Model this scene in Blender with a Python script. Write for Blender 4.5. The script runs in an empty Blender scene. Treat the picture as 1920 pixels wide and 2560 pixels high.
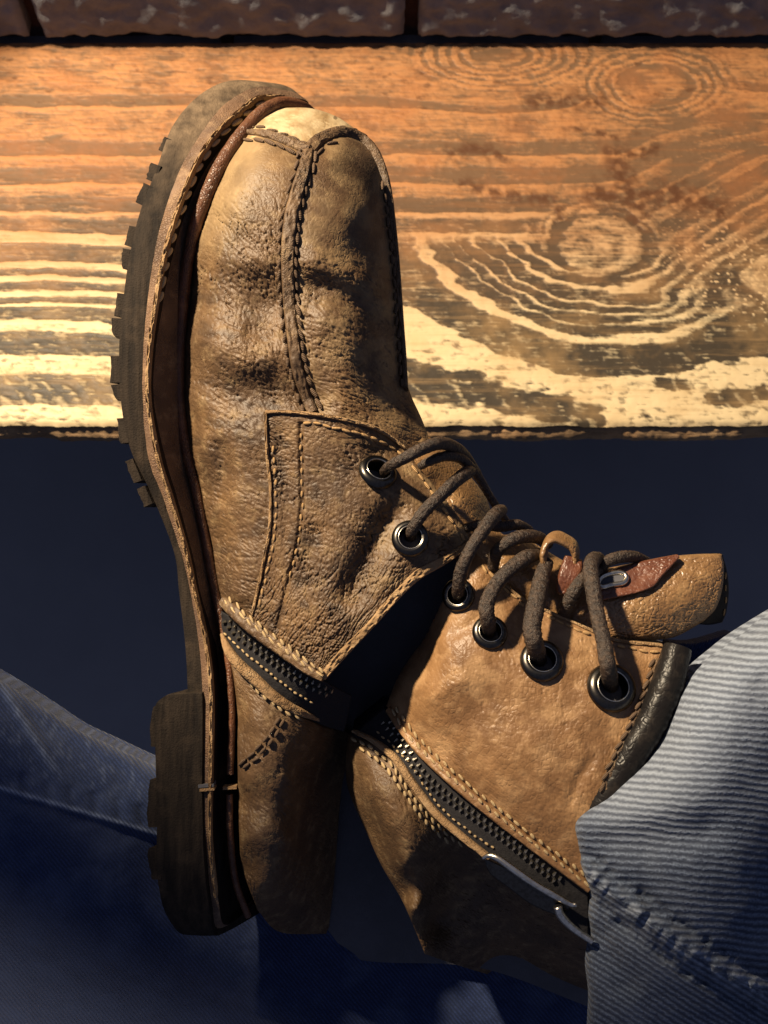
import bpy, math, random
import numpy as np
from mathutils import Matrix, Vector

random.seed(7)
rng = np.random.default_rng(7)
SC = bpy.context.scene
COL = SC.collection
R = math.radians

# ---------------------------------------------------------------- camera, world, lamp
S = 1.45e-4            # metres per unit of the boot's own drawing (1 unit = 0.145 mm)
F = 2745.0             # camera distance in the same units
TILT = R(22.6)         # the camera looks down and a little forward
RX = Matrix.Rotation(TILT, 4, 'X')
RX3 = np.array([[1, 0, 0], [0, math.cos(TILT), -math.sin(TILT)], [0, math.sin(TILT), math.cos(TILT)]])

cd = bpy.data.cameras.new('camera')
cam = bpy.data.objects.new('camera', cd); COL.objects.link(cam)
cd.sensor_fit = 'VERTICAL'; cd.sensor_height = 32.0; cd.lens = 16.0 * F / 1280.0
cam.location = (0, -math.sin(TILT) * F * S, math.cos(TILT) * F * S)
cam.rotation_euler = (TILT, 0, 0)
cd.clip_start = 0.02; cd.clip_end = 50
cd.dof.use_dof = True; cd.dof.focus_distance = (F - 110) * S; cd.dof.aperture_fstop = 24
SC.camera = cam

w = bpy.data.worlds.new('World'); SC.world = w; w.use_nodes = True
bg = w.node_tree.nodes['Background']
bg.inputs['Color'].default_value = (0.41, 0.485, 0.80, 1); bg.inputs['Strength'].default_value = 0.215

def spot_lamp(name, loc, target, size, power, color, cone, blend):
    ld = bpy.data.lights.new(name, 'SPOT'); ld.shadow_soft_size = size / 2
    ld.spot_size = cone; ld.spot_blend = blend
    ld.energy = power; ld.color = color
    lo = bpy.data.objects.new(name, ld); COL.objects.link(lo)
    lo.location = loc
    lo.rotation_euler = (Vector(target) - Vector(loc)).to_track_quat('-Z', 'Y').to_euler()
    return lo
spot_lamp('pendant_lamp', (-0.50, 0.385, 0.68), (0.035, 0.245, -.05), 0.05, 120, (1.0, 0.81, 0.56), R(46.5), .30)   # a shaded lamp hanging over the bench

SC.view_settings.view_transform = 'Standard'; SC.view_settings.look = 'None'
SC.view_settings.exposure = 0.0; SC.view_settings.gamma = 1.0

# ---------------------------------------------------------------- numeric helpers
def tp(a):
    """(x, y, z) of the drawing -> own metres; x to the right, y down the drawing, z towards the viewer"""
    a = np.asarray(a, float)
    k = (F - a[..., 2]) / F
    return np.stack([(a[..., 0] - 960) * k, (1280 - a[..., 1]) * k, a[..., 2]], -1) * S

_perm = np.random.default_rng(3).permutation(256)
_perm = np.concatenate([_perm, _perm, _perm])
_ga = np.random.default_rng(5).uniform(0, 2 * np.pi, 256)
def perlin(x, y, seed=0):
    x = np.asarray(x, float) + seed * 17.31; y = np.asarray(y, float) + seed * 9.77
    xi = np.floor(x).astype(int); yi = np.floor(y).astype(int)
    xf = x - xi; yf = y - yi
    u = xf * xf * xf * (xf * (xf * 6 - 15) + 10); v = yf * yf * yf * (yf * (yf * 6 - 15) + 10)
    def g(ix, iy, dx, dy):
        h = _perm[(_perm[ix & 255] + iy) & 255]
        return np.cos(_ga[h]) * dx + np.sin(_ga[h]) * dy
    n0 = g(xi, yi, xf, yf); n1 = g(xi + 1, yi, xf - 1, yf)
    n2 = g(xi, yi + 1, xf, yf - 1); n3 = g(xi + 1, yi + 1, xf - 1, yf - 1)
    return ((n0 * (1 - u) + n1 * u) * (1 - v) + (n2 * (1 - u) + n3 * u) * v) * 1.4
def fbm(x, y, o=4, seed=0):
    s = 0; a = 0.5
    for k in range(o):
        s = s + a * perlin(x * 2 ** k, y * 2 ** k, seed + k * 3); a *= 0.5
    return s
def creases(x, y, sx, sy, ang, seed=0):
    """wrinkle pattern: thin sunken lines between small plump pillows; 0 on pillows, -1 in lines"""
    c, s = math.cos(ang), math.sin(ang)
    u = (x * c + y * s) / sx; v = (-x * s + y * c) / sy
    du = perlin(u * .6, v * .6, seed + 40) * .8; dv = perlin(u * .6, v * .6, seed + 41) * .8
    a = 1 - np.abs(perlin(u + du, v + dv, seed)) * 2.6
    b = 1 - np.abs(perlin(u * 1.9 + dv, v * 1.9 + du, seed + 9)) * 2.6
    m = .55 + .45 * np.clip(perlin(u * .35, v * .5, seed + 23) * 2 + .4, 0, 1)
    return (-np.clip(a, 0, 1) ** 4 - .55 * np.clip(b, 0, 1) ** 4) * m
def smooth(a, b, x):
    t = np.clip((x - a) / (b - a), 0, 1); return t * t * (3 - 2 * t)

def spline(pts, n, closed=False):
    """Catmull-Rom through pts, resampled to n points of even spacing"""
    p = np.asarray(pts, float)
    if len(p) == 2 and not closed:
        t = np.linspace(0, 1, n)[:, None]; return p[0] * (1 - t) + p[1] * t
    if closed: q = np.vstack([p[-1], p, p[0], p[1]])
    else: q = np.vstack([2 * p[0] - p[1], p, 2 * p[-1] - p[-2]])
    out = []
    for i in range(1, len(q) - 2):
        t = np.linspace(0, 1, 24, endpoint=False)[:, None]
        # centripetal-like tension keeps corners from overshooting
        m0 = (q[i + 1] - q[i - 1]) * .5; m1 = (q[i + 2] - q[i]) * .5
        L = np.linalg.norm(q[i + 1] - q[i]) + 1e-9
        for_m = lambda m: m * min(1, 1.2 * L / (np.linalg.norm(m) + 1e-9))
        m0, m1 = for_m(m0), for_m(m1)
        out.append((2 * t ** 3 - 3 * t ** 2 + 1) * q[i] + (t ** 3 - 2 * t ** 2 + t) * m0 + (-2 * t ** 3 + 3 * t ** 2) * q[i + 1] + (t ** 3 - t ** 2) * m1)
    out.append((q[-2])[None])
    c = np.vstack(out)
    d = np.concatenate([[0], np.cumsum(np.linalg.norm(np.diff(c, axis=0), axis=1))])
    s = np.linspace(0, d[-1], n + 1 if closed else n)
    if closed: s = s[:-1]
    return np.stack([np.interp(s, d, c[:, k]) for k in range(c.shape[1])], -1)

def tps(ctrl, lam=2.0):
    """smooth height field through control points (x, y, z)"""
    c = np.asarray(ctrl, float); P = c[:, :2] / 300.0; z = c[:, 2]; n = len(P)
    def phi(r2): return np.where(r2 > 0, r2 * np.log(r2 + 1e-12), 0)
    d2 = ((P[:, None] - P[None]) ** 2).sum(-1)
    A = np.zeros((n + 3, n + 3)); A[:n, :n] = phi(d2) + np.eye(n) * lam * 1e-3
    A[:n, n] = 1; A[:n, n + 1:] = P; A[n, :n] = 1; A[n + 1:, :n] = P.T
    sol = np.linalg.solve(A, np.concatenate([z, [0, 0, 0]]))
    def f(x, y):
        x = np.asarray(x, float); y = np.asarray(y, float); sh = x.shape
        X = np.stack([x.ravel(), y.ravel()], -1) / 300.0; out = np.empty(len(X))
        for i in range(0, len(X), 20000):
            q = X[i:i + 20000]
            out[i:i + 20000] = phi(((q[:, None] - P[None]) ** 2).sum(-1)) @ sol[:n] + sol[n] + q @ sol[n + 1:]
        return out.reshape(sh)
    return f

def line_dist(x, y, pts):
    """distance to a polyline and the 0..1 position along it"""
    p = np.asarray(pts, float); best = np.full(np.shape(x), 1e9); pos = np.zeros(np.shape(x))
    L = np.concatenate([[0], np.cumsum(np.linalg.norm(np.diff(p[:, :2], axis=0), axis=1))])
    for i in range(len(p) - 1):
        a, b = p[i, :2], p[i + 1, :2]; ab = b - a; l2 = ab @ ab
        t = np.clip(((x - a[0]) * ab[0] + (y - a[1]) * ab[1]) / l2, 0, 1)
        d = np.hypot(x - a[0] - t * ab[0], y - a[1] - t * ab[1])
        m = d < best; best = np.where(m, d, best); pos = np.where(m, (L[i] + t * math.sqrt(l2)) / L[-1], pos)
    return best, pos
def fold(x, y, pts, amp, wid, taper=.25):
    d, t = line_dist(x, y, pts)
    return amp * np.exp(-(d / wid) ** 2) * smooth(0, taper, t + .02) * smooth(0, taper, 1.02 - t)

# ---------------------------------------------------------------- mesh helpers
def new_mesh(name, v, faces, smooth_shade=True, sharp=None):
    me = bpy.data.meshes.new(name)
    me.from_pydata(np.asarray(v).tolist(), [], faces if isinstance(faces, list) else faces.tolist())
    me.polygons.foreach_set('use_smooth', [smooth_shade] * len(me.polygons))
    if sharp is not None: me.set_sharp_from_angle(angle=R(sharp))
    me.update(); return me
def link(name, me, mat, parent=None, label=None):
    o = bpy.data.objects.new(name, me); COL.objects.link(o)
    if mat is not None and len(me.materials) == 0: me.materials.append(mat)
    if parent is not None: o.parent = parent
    if label: o['label'] = label
    return o
def thing(name, label, cat, rot=True):
    o = bpy.data.objects.new(name, None); COL.objects.link(o); o.empty_display_size = .02
    o['label'] = label; o['category'] = cat
    if rot: o.rotation_euler = (TILT, 0, 0)
    return o
def attr(me, name, vals):
    a = me.attributes.new(name, 'FLOAT', 'POINT'); a.data.foreach_set('value', np.asarray(vals, np.float32).ravel())

def grid_faces(nr, nc, off=0, flip=False, keep=None):
    i, j = np.meshgrid(np.arange(nr - 1), np.arange(nc - 1), indexing='ij')
    a = i * nc + j; q = np.stack([a, a + nc, a + nc + 1, a + 1], -1)
    if keep is not None: q = q[keep]
    q = q.reshape(-1, 4) + off
    return q[:, ::-1] if flip else q

def ease(n, k=.45):
    t = np.linspace(0, 1, n); return (1 - k) * t + k * (.5 - .5 * np.cos(np.pi * t))
def coons(T, B, L, Rr, nr, nc):
    u = ease(nc); v = ease(nr)
    def samp(c, n, t):
        d = spline(c, 400); return np.stack([np.interp(t, np.linspace(0, 1, 400), d[:, k]) for k in range(2)], -1)
    t_, b_, l_, r_ = samp(T, nc, u), samp(B, nc, u), samp(L, nr, v), samp(Rr, nr, v)
    U = u[None, :, None]; V = v[:, None, None]
    P = (1 - V) * t_[None] + V * b_[None] + (1 - U) * l_[:, None] + U * r_[:, None]
    P -= (1 - U) * (1 - V) * t_[0] + U * (1 - V) * t_[-1] + (1 - U) * V * b_[0] + U * V * b_[-1]
    return P
def edge_dist(P):
    dr = np.linalg.norm(np.diff(P, axis=1), axis=2); cr = np.concatenate([np.zeros((P.shape[0], 1)), np.cumsum(dr, 1)], 1)
    dc = np.linalg.norm(np.diff(P, axis=0), axis=2); cc = np.concatenate([np.zeros((1, P.shape[1])), np.cumsum(dc, 0)], 0)
    return cr, cr[:, -1:] - cr, cc, cc[-1:] - cc        # left, right, top, bottom
def rolled(d, r): 
    t = 1 - np.clip(d / r, 0, 1); return -r * (1 - np.sqrt(np.clip(1 - t * t, 0, 1)))

def patch(name, T, B, L, Rr, z, mat, parent, nr=120, nc=120, back=16, roll=(6, 6, 6, 6), holes=(), extra=None, label=None, attrs=None, ragged=0):
    """a curved sheet of leather or cloth between four edges: front, back and rim; back = its thickness"""
    P = coons(T, B, L, Rr, nr, nc)
    if ragged:
        n = perlin(P[..., 0] / 9, P[..., 1] / 9, 77) + perlin(P[..., 0] / 25, P[..., 1] / 25, 78)
        e = edge_dist(P); m = np.minimum(np.minimum(e[0], e[1]), np.minimum(e[2], e[3]))
        wgt = np.exp(-m / 8) * ragged
        P = P + np.stack([n * wgt, np.roll(n, 7) * wgt], -1)
    x, y = P[..., 0], P[..., 1]
    Z = z(x, y)
    e = edge_dist(P)
    Z0 = Z.copy()
    if extra is not None: Z = Z + extra(x, y)
    for k in range(4):
        if roll[k]: Z = Z + rolled(e[k], roll[k])
    Zb = (Z0 - back) if np.isscalar(back) else back(x, y, Z0)
    Zb = np.minimum(Zb, Z - 2)
    front = tp(np.stack([x, y, Z], -1)).reshape(-1, 3)
    k = 1.0
    rear = tp(np.stack([x, y, Zb], -1)).reshape(-1, 3)
    # the rear keeps the front's true x/y so the rim runs straight back
    rear[:, :2] = front[:, :2]
    keep = None
    if holes:
        cx = (x[:-1, :-1] + x[1:, 1:]) / 2; cy = (y[:-1, :-1] + y[1:, 1:]) / 2
        keep = np.ones(cx.shape, bool)
        for hx, hy, hr in holes: keep &= np.hypot(cx - hx, cy - hy) > hr
    N = nr * nc
    idx = np.arange(N).reshape(nr, nc)
    ring = np.concatenate([idx[:, 0], idx[-1, 1:], idx[::-1, -1][1:], idx[0, ::-1][1:-1]])
    m = len(ring)
    V = np.vstack([front, rear, front[ring], rear[ring]])
    a = np.arange(m); b = (a + 1) % m
    rim = np.stack([2 * N + a, 2 * N + m + a, 2 * N + m + b, 2 * N + b], -1)
    Fc = np.vstack([grid_faces(nr, nc, 0, False, keep), grid_faces(nr, nc, N, True, keep), rim])
    me = new_mesh(name, V, Fc)
    if attrs:
        for nm, fn in attrs.items():
            q = fn(x, y).reshape(-1)
            attr(me, nm, np.concatenate([q, q, q[ring], q[ring]]))
    o = link(name, me, mat, parent, label)
    return o

def frames(c):
    t = np.gradient(c, axis=0); t /= np.linalg.norm(t, axis=1)[:, None] + 1e-12
    n = np.zeros_like(c); ref = np.array([0, 0, 1.]); n0 = ref - t[0] * (ref @ t[0])
    if np.linalg.norm(n0) < .1: n0 = np.array([1., 0, 0]) - t[0] * t[0][0]
    n[0] = n0 / np.linalg.norm(n0)
    for i in range(1, len(c)):
        q = n[i - 1] - t[i] * (n[i - 1] @ t[i]); n[i] = q / (np.linalg.norm(q) + 1e-12)
    return t, n, np.cross(t, n)
def tube_geo(path, rad, n=60, seg=14, flat=1.0, rough=0.0, seed=0, caps=True, closed=False, knots=None):
    """path in drawing units"""
    c = tp(spline(path, n, closed))
    if closed: c = np.vstack([c, c[:1]])
    m = len(c)
    t, nn, bb = frames(c)
    r = np.interp(np.linspace(0, 1, m), np.linspace(0, 1, len(np.atleast_1d(rad))), np.atleast_1d(rad)) * S
    a = np.linspace(0, 2 * np.pi, seg, endpoint=False)
    ii, aa = np.meshgrid(np.arange(m), a, indexing='ij')
    k = 1 + rough * fbm(ii * .35 * 60 / n * (n / 60), np.sin(aa) * 1.6 + np.cos(aa) * .7, 3, seed) * 2 if rough else np.ones_like(aa)
    V = c[:, None] + (r[:, None] * k)[..., None] * (np.cos(aa)[..., None] * nn[:, None] * flat + np.sin(aa)[..., None] * bb[:, None])
    V = V.reshape(-1, 3)
    i, j = np.meshgrid(np.arange(m - 1), np.arange(seg), indexing='ij')
    f = np.stack([i * seg + j, i * seg + (j + 1) % seg, (i + 1) * seg + (j + 1) % seg, (i + 1) * seg + j], -1).reshape(-1, 4).tolist()
    if caps and not closed:
        f.append(list(range(seg))[::-1]); f.append([(m - 1) * seg + q for q in range(seg)])
    return V, f
def join_geo(parts):
    V = []; Fs = []; o = 0
    for v, f in parts:
        V.append(np.asarray(v)); Fs += [[q + o for q in p] for p in f]; o += len(v)
    return np.vstack(V), Fs
def tube(name, path, rad, mat, parent, label=None, sharp=60, **kw):
    v, f = tube_geo(path, rad, **kw)
    return link(name, new_mesh(name, v, f, True, sharp), mat, parent, label)

def on(z, pts, lift=0):
    p = np.asarray(pts, float)[:, :2]
    return np.column_stack([p, z(p[:, 0], p[:, 1]) + lift])
def surf_frame(z, x, y, lift=0):
    """position and axes (along x, along y, normal) of a height field at a point"""
    h = 4.0
    g = lambda a, b: tp(np.array([a, b, float(z(np.array([a]), np.array([b]))[0]) + lift]))
    p = g(x, y); ex = g(x + h, y) - g(x - h, y); ey = g(x, y - h) - g(x, y + h)
    n = np.cross(ex, ey); n /= np.linalg.norm(n)
    return p, n

# one stitch: a short plump thread, shared by all
def capsule(seg=8, rings=7):
    V = []; Fs = []
    for i in range(rings):
        t = i / (rings - 1); x = (t - .5); r = .5 * (math.sin(math.pi * (0.06 + .88 * t))) ** .45
        for j in range(seg):
            a = 2 * math.pi * j / seg; V.append((x, r * math.cos(a), r * math.sin(a)))
    for i in range(rings - 1):
        for j in range(seg):
            Fs.append([i * seg + j, i * seg + (j + 1) % seg, (i + 1) * seg + (j + 1) % seg, (i + 1) * seg + j][::-1])
    Fs.append(list(range(seg))); Fs.append([(rings - 1) * seg + j for j in range(seg)][::-1])
    return V, Fs
_caps = {}
def stitch_mesh(mat):
    if mat.name not in _caps:
        me = new_mesh('stitch', *capsule()); me.materials.append(mat); _caps[mat.name] = me
    return _caps[mat.name]
def stitches(z, path, mat, parent, pitch=27, length=24, width=8, lift=2, skew=0.0, name='stitch', start=0.0, end=1.0, jitter=1.0):
    p = np.asarray(path, float)[:, :2]
    L = np.linalg.norm(np.diff(spline(p, 300), axis=0), axis=1).sum()
    n = max(2, int(L * (end - start) / pitch))
    c = spline(p, 600)
    me = stitch_mesh(mat)
    for k in range(n):
        t = start + (k + .5) / n * (end - start)
        i = int(t * 599); a = c[max(0, i - 4)]; b = c[min(599, i + 4)]
        d = (b - a) / (np.linalg.norm(b - a) + 1e-9)
        ang = skew + random.gauss(0, .09) * jitter
        d = np.array([d[0] * math.cos(ang) - d[1] * math.sin(ang), d[0] * math.sin(ang) + d[1] * math.cos(ang)])
        q = c[i] + np.array([-d[1], d[0]]) * random.gauss(0, 1.0) * jitter
        l = length * random.uniform(.85, 1.12)
        e0 = q - d * l / 2; e1 = q + d * l / 2
        A, B_, M_ = tp(on(z, [e0, e1, q], lift))
        X = Vector(B_ - A); ln = X.length; X.normalize()
        Yv = Vector((0, 0, 1)).cross(X).normalized(); Zv = X.cross(Yv)
        mid = M_ * .5 + (A + B_) * .25
        wd = width * S * random.uniform(.85, 1.15)
        o = bpy.data.objects.new(name, me); COL.objects.link(o); o.parent = parent
        m = Matrix((X, Yv, Zv)).transposed().to_4x4() @ Matrix.Diagonal((ln, wd, wd, 1))
        m.translation = Vector(mid); o.matrix_local = m

def ribbon(name, path, width, height, mat, parent, n=120, seg=9, rough=0.0, seed=0, label=None, sides=None):
    """a raised strip with a rounded back lying along a path on the leather (path has z)"""
    c = spline(path, n); wv = np.interp(np.linspace(0, 1, n), np.linspace(0, 1, len(np.atleast_1d(width))), np.atleast_1d(width))
    C = tp(c); t = np.gradient(C, axis=0); t /= np.linalg.norm(t, axis=1)[:, None]
    side = np.cross(np.array([0, 0, 1.]), t); side /= np.linalg.norm(side, axis=1)[:, None]
    up = np.cross(t, side)
    s = np.linspace(-1, 1, seg)
    prof = height * (1 - np.abs(s) ** 4) ** .5
    V = []
    for j in range(seg):
        nz = fbm(np.arange(n) * .22, np.full(n, s[j] * 2.0), 3, seed) * rough if rough else 0
        V.append(C + side * (s[j] * wv / 2 * S)[:, None] + up * ((prof[j] + nz) * S)[:, None] * (np.ones((n, 1))))
    for j in (seg - 1, 0):
        V.append(C + side * (s[j] * wv / 2 * S)[:, None] - up * (14 * S))
    V = np.stack(V, 1); m = V.shape[1]
    i, j = np.meshgrid(np.arange(n - 1), np.arange(m), indexing='ij')
    f = np.stack([i * m + j, (i + 1) * m + j, (i + 1) * m + (j + 1) % m, i * m + (j + 1) % m], -1).reshape(-1, 4)[:, ::-1].tolist()
    f.append(list(range(m))); f.append([(n - 1) * m + q for q in range(m)][::-1])
    return link(name, new_mesh(name, V.reshape(-1, 3), f, True, 50), mat, parent, label)

# ---------------------------------------------------------------- materials
class NT:
    def __init__(s, name):
        s.m = bpy.data.materials.new(name); s.m.use_nodes = True; s.t = s.m.node_tree; s.n = s.t.nodes; s.b = s.n['Principled BSDF']
    def add(s, typ, **kw):
        nd = s.n.new(typ)
        for k, v in kw.items():
            if k.startswith('_'): setattr(nd, k[1:], v)
        for k, v in kw.items():
            if not k.startswith('_'):
                key = int(k[1:]) if k[0] == 'i' and k[1:].isdigit() else k
                s.set(nd.inputs[key], v)
        return nd
    def set(s, sock, v):
        if isinstance(v, bpy.types.NodeSocket): s.t.links.new(v, sock)
        elif isinstance(v, tuple) and len(v) == 3 and sock.type == 'RGBA': sock.default_value = (*v, 1)
        else: sock.default_value = v
    def coord(s, scale=(1, 1, 1), rot=(0, 0, 0), src='Object'):
        c = s.add('ShaderNodeTexCoord'); m = s.add('ShaderNodeMapping', Vector=c.outputs[src], Scale=scale, Rotation=rot)
        return m.outputs[0]
    def noise(s, vec, scale, detail=4, rough=.55, dist=0):
        return s.add('ShaderNodeTexNoise', Vector=vec, Scale=scale, Detail=detail, Roughness=rough, Distortion=dist).outputs[0]
    def ramp(s, fac, lo, hi):
        return s.add('ShaderNodeMapRange', i0=fac, i1=lo, i2=hi).outputs[0]
    def mix(s, f, a, b, mode='MIX'):
        nd = s.add('ShaderNodeMix', _data_type='RGBA', _blend_type=mode)
        s.set(nd.inputs[0], f); s.set(nd.inputs[6], a); s.set(nd.inputs[7], b); return nd.outputs[2]
    def math(s, op, a, b=0.0, c=None):
        nd = s.add('ShaderNodeMath', _operation=op); s.set(nd.inputs[0], a); s.set(nd.inputs[1], b)
        if c is not None: s.set(nd.inputs[2], c)
        return nd.outputs[0]
    def attr(s, name): return s.add('ShaderNodeAttribute', _attribute_name=name).outputs['Fac']
    def bump(s, h, strength, dist, normal=None):
        nd = s.add('ShaderNodeBump', Height=h, Strength=strength, Distance=dist)
        if normal is not None: s.set(nd.inputs['Normal'], normal)
        return nd.outputs[0]
    def out(s, color=None, rough=None, normal=None, metal=None, spec=None, sheen=None, coat=None):
        for key, v in (('Base Color', color), ('Roughness', rough), ('Normal', normal), ('Metallic', metal), ('Specular IOR Level', spec), ('Sheen Weight', sheen), ('Coat Weight', coat)):
            if v is not None: s.set(s.b.inputs[key], v)
        return s.m

def leather(name, base, dark, pale, rough=.5, grain=.5, cell=430, spec=.4, scuff=.25, wrinkle=.6):
    t = NT(name); v = t.coord()
    n1 = t.noise(v, 45, 5); n2 = t.noise(v, 190, 6, .65); n3 = t.noise(v, 900, 3)
    c = t.mix(t.ramp(n1, .35, .68), dark, base)
    c = t.mix(t.math('MULTIPLY', t.ramp(n2, .52, .75), scuff * 1.6), c, pale)
    c = t.mix(t.math('MULTIPLY', t.ramp(n2, .5, .3), .55), c, dark)
    c = t.mix(t.math('MULTIPLY', t.attr('wear_highlight'), 1.0), c, pale)
    c = t.mix(t.math('MULTIPLY', t.attr('soil'), 1.0), c, (dark[0] * .35, dark[1] * .35, dark[2] * .4))
    wv = t.add('ShaderNodeVectorMath', _operation='ADD'); t.set(wv.inputs[0], v)
    nv = t.add('ShaderNodeTexNoise', Vector=v, Scale=260.0, Detail=2.0)
    sc = t.add('ShaderNodeVectorMath', _operation='SCALE'); t.set(sc.inputs[0], nv.outputs[1]); sc.inputs['Scale'].default_value = .0022
    t.set(wv.inputs[1], sc.outputs[0])
    vo = t.add('ShaderNodeTexVoronoi', _feature='DISTANCE_TO_EDGE', Vector=wv.outputs[0], Scale=float(cell))
    cell_h = t.math('MINIMUM', t.math('MULTIPLY', vo.outputs[0], 3.0), .6)
    amp = t.ramp(t.noise(v, 70, 2), .3, .65)
    h = t.math('ADD', t.math('MULTIPLY', t.math('MULTIPLY', cell_h, amp), wrinkle), t.math('MULTIPLY', n3, .35))
    nrm = t.bump(h, grain, .0007)
    ro = t.math('ADD', t.math('MULTIPLY', n2, .25), rough - .12)
    return t.out(c, ro, nrm, spec=spec)

M = {}
M['leather'] = leather('brown_oiled_leather', (.132, .074, .032), (.064, .036, .018), (.36, .25, .125), rough=.56, grain=.45, cell=620, spec=.42)
M['cap'] = leather('lit_worn_toe_leather', (.31, .205, .10), (.20, .125, .058), (.52, .41, .25), rough=.34, grain=.35, scuff=.8, wrinkle=.3)  # scuffed, and lightened further for the lamp light it faces
M['tan'] = leather('tan_leather', (.235, .127, .055), (.140, .072, .031), (.42, .26, .13), rough=.45, grain=.45, cell=520, scuff=.35, wrinkle=.45)
M['tongue'] = leather('glossy_tan_leather', (.24, .135, .057), (.14, .075, .032), (.38, .24, .11), rough=.36, grain=.7, cell=480, spec=.6)
M['suede'] = leather('raw_cut_leather', (.33, .215, .115), (.19, .115, .058), (.52, .38, .22), rough=.8, grain=1.0, cell=900, spec=.1)
M['strip'] = leather('dark_edge_leather', (.13, .075, .036), (.06, .036, .020), (.36, .25, .13), rough=.6, grain=1.0, cell=800)
M['red'] = leather('red_brown_leather', (.125, .042, .021), (.07, .024, .013), (.21, .085, .042), rough=.40, grain=.35, cell=600, spec=.6)
M['rand'] = leather('red_rand_leather', (.13, .052, .024), (.06, .026, .014), (.30, .16, .075), rough=.42, grain=.8, cell=900)
M['welt'] = leather('welt_leather', (.17, .095, .05), (.08, .046, .028), (.40, .27, .15), rough=.66, grain=1.0, cell=1100)
M['ledge'] = leather('shaded_welt_leather', (.028, .019, .014), (.015, .011, .009), (.05, .035, .024), rough=.8, grain=.6, spec=.1)  # darkened copy of the welt leather; carries the groove's shade
M['black'] = leather('black_collar_leather', (.016, .0135, .0125), (.009, .008, .008), (.055, .044, .034), rough=.34, grain=.4, cell=380, spec=.16)

def rubber():
    t = NT('brown_rubber'); v = t.coord((1, .12, 1)); u = t.coord()
    n = t.noise(v, 420, 5); n2 = t.noise(u, 120, 5); n3 = t.noise(u, 1500, 2)
    c = t.mix(t.ramp(n, .35, .7), (.012, .0095, .008), (.030, .022, .016))
    c = t.mix(t.math('MULTIPLY', t.ramp(n2, .55, .75), .45), c, (.06, .042, .028))
    c = t.mix(t.math('MULTIPLY', t.attr('toe_light'), t.ramp(n2, .25, .75)), c, (.27, .19, .12))
    h = t.math('ADD', n, t.math('MULTIPLY', n3, .4))
    return t.out(c, .78, t.bump(h, .9, .0007), spec=.1)
M['rubber'] = rubber()
def lace_mat():
    t = NT('waxed_leather_lace'); v = t.coord()
    n = t.noise(v, 700, 5, .65); n2 = t.noise(v, 160, 3)
    c = t.mix(t.ramp(n, .4, .7), (.020, .013, .0095), (.070, .044, .029))
    c = t.mix(t.math('MULTIPLY', t.ramp(n2, .5, .7), .5), c, (.02, .015, .013))
    return t.out(c, t.math('ADD', t.math('MULTIPLY', n, .4), .25), t.bump(n, 1.0, .0011), spec=.45)
M['lace'] = lace_mat()
def metal(name, col, rough, bump=.08):
    t = NT(name); v = t.coord(); n = t.noise(v, 900, 4)
    return t.out(t.mix(t.ramp(n, .4, .7), col, tuple(c * .55 for c in col)), t.math('ADD', t.math('MULTIPLY', n, .2), rough), t.bump(n, bump, .0003), metal=1.0)
M['gun'] = metal('gunmetal', (.085, .078, .07), .2)
M['steel'] = metal('polished_steel', (.72, .66, .55), .18)
M['zipmetal'] = metal('zip_steel', (.42, .38, .31), .36)
def thread(name, a, b):
    t = NT(name); v = t.coord(src='Object'); c = t.coord(src='Generated')
    wv = t.add('ShaderNodeTexWave', Vector=c, Scale=2.2, Distortion=1.5)
    return t.out(t.mix(wv.outputs['Fac'], a, b), .7, t.bump(wv.outputs['Fac'], .6, .0003), spec=.2)
M['thread'] = thread('tan_thread', (.36, .25, .125), (.52, .39, .22))
M['thread_dark'] = thread('dark_waxed_thread', (.05, .032, .022), (.14, .09, .055))
M['thread_brown'] = thread('brown_thread', (.30, .18, .08), (.45, .29, .14))
def tape():
    t = NT('zip_tape'); v = t.coord(); n = t.noise(v, 1400, 3)
    return t.out(t.mix(n, (.010, .010, .012), (.03, .028, .03)), .85, t.bump(n, .5, .0004), spec=.15)
M['tape'] = tape()
M['lining'] = leather('dark_lining', (.085, .085, .10), (.07, .07, .08), (.10, .10, .11), rough=.85, grain=.3, spec=.1)

def denim(name, lo, hi, pale, depth=1.0, scale=1.0):
    t = NT(name); uv = t.coord(src='UV')
    tw = t.attr('twill'); worn = t.attr('wear_highlight')
    v = t.coord(); n = t.noise(v, 520, 4, .6); n2 = t.noise(v, 60, 4); n3 = t.noise(v, 1500, 3, .7)
    ph = t.math('ADD', tw, t.math('MULTIPLY', t.math('SUBTRACT', n, .5), 4.5))
    s = t.math('MULTIPLY_ADD', t.math('SINE', ph), .5, .5)
    brk = t.math('MULTIPLY', s, t.ramp(n3, .30, .62))
    c = t.mix(brk, lo, hi)
    c = t.mix(t.math('MULTIPLY', t.ramp(n2, .48, .7), .12), c, pale)
    c = t.mix(t.math('MULTIPLY', worn, t.math('MULTIPLY_ADD', s, .7, .3)), c, pale)
    c = t.mix(t.attr('corner_haze'), c, (.56, .54, .52))
    h = t.math('ADD', t.math('MULTIPLY', s, 1.0), t.math('MULTIPLY', n3, .5))
    return t.out(c, .9, t.bump(h, .6 * depth, .0007), spec=.1, sheen=.1)
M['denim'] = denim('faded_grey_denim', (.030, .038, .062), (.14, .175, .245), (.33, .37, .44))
M['denim_blue'] = denim('shaded_blue_denim', (.018, .027, .062), (.034, .055, .15), (.20, .25, .38), depth=.6)  # darker copy of the jeans' denim, shade of the lower leg in its colour

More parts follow.
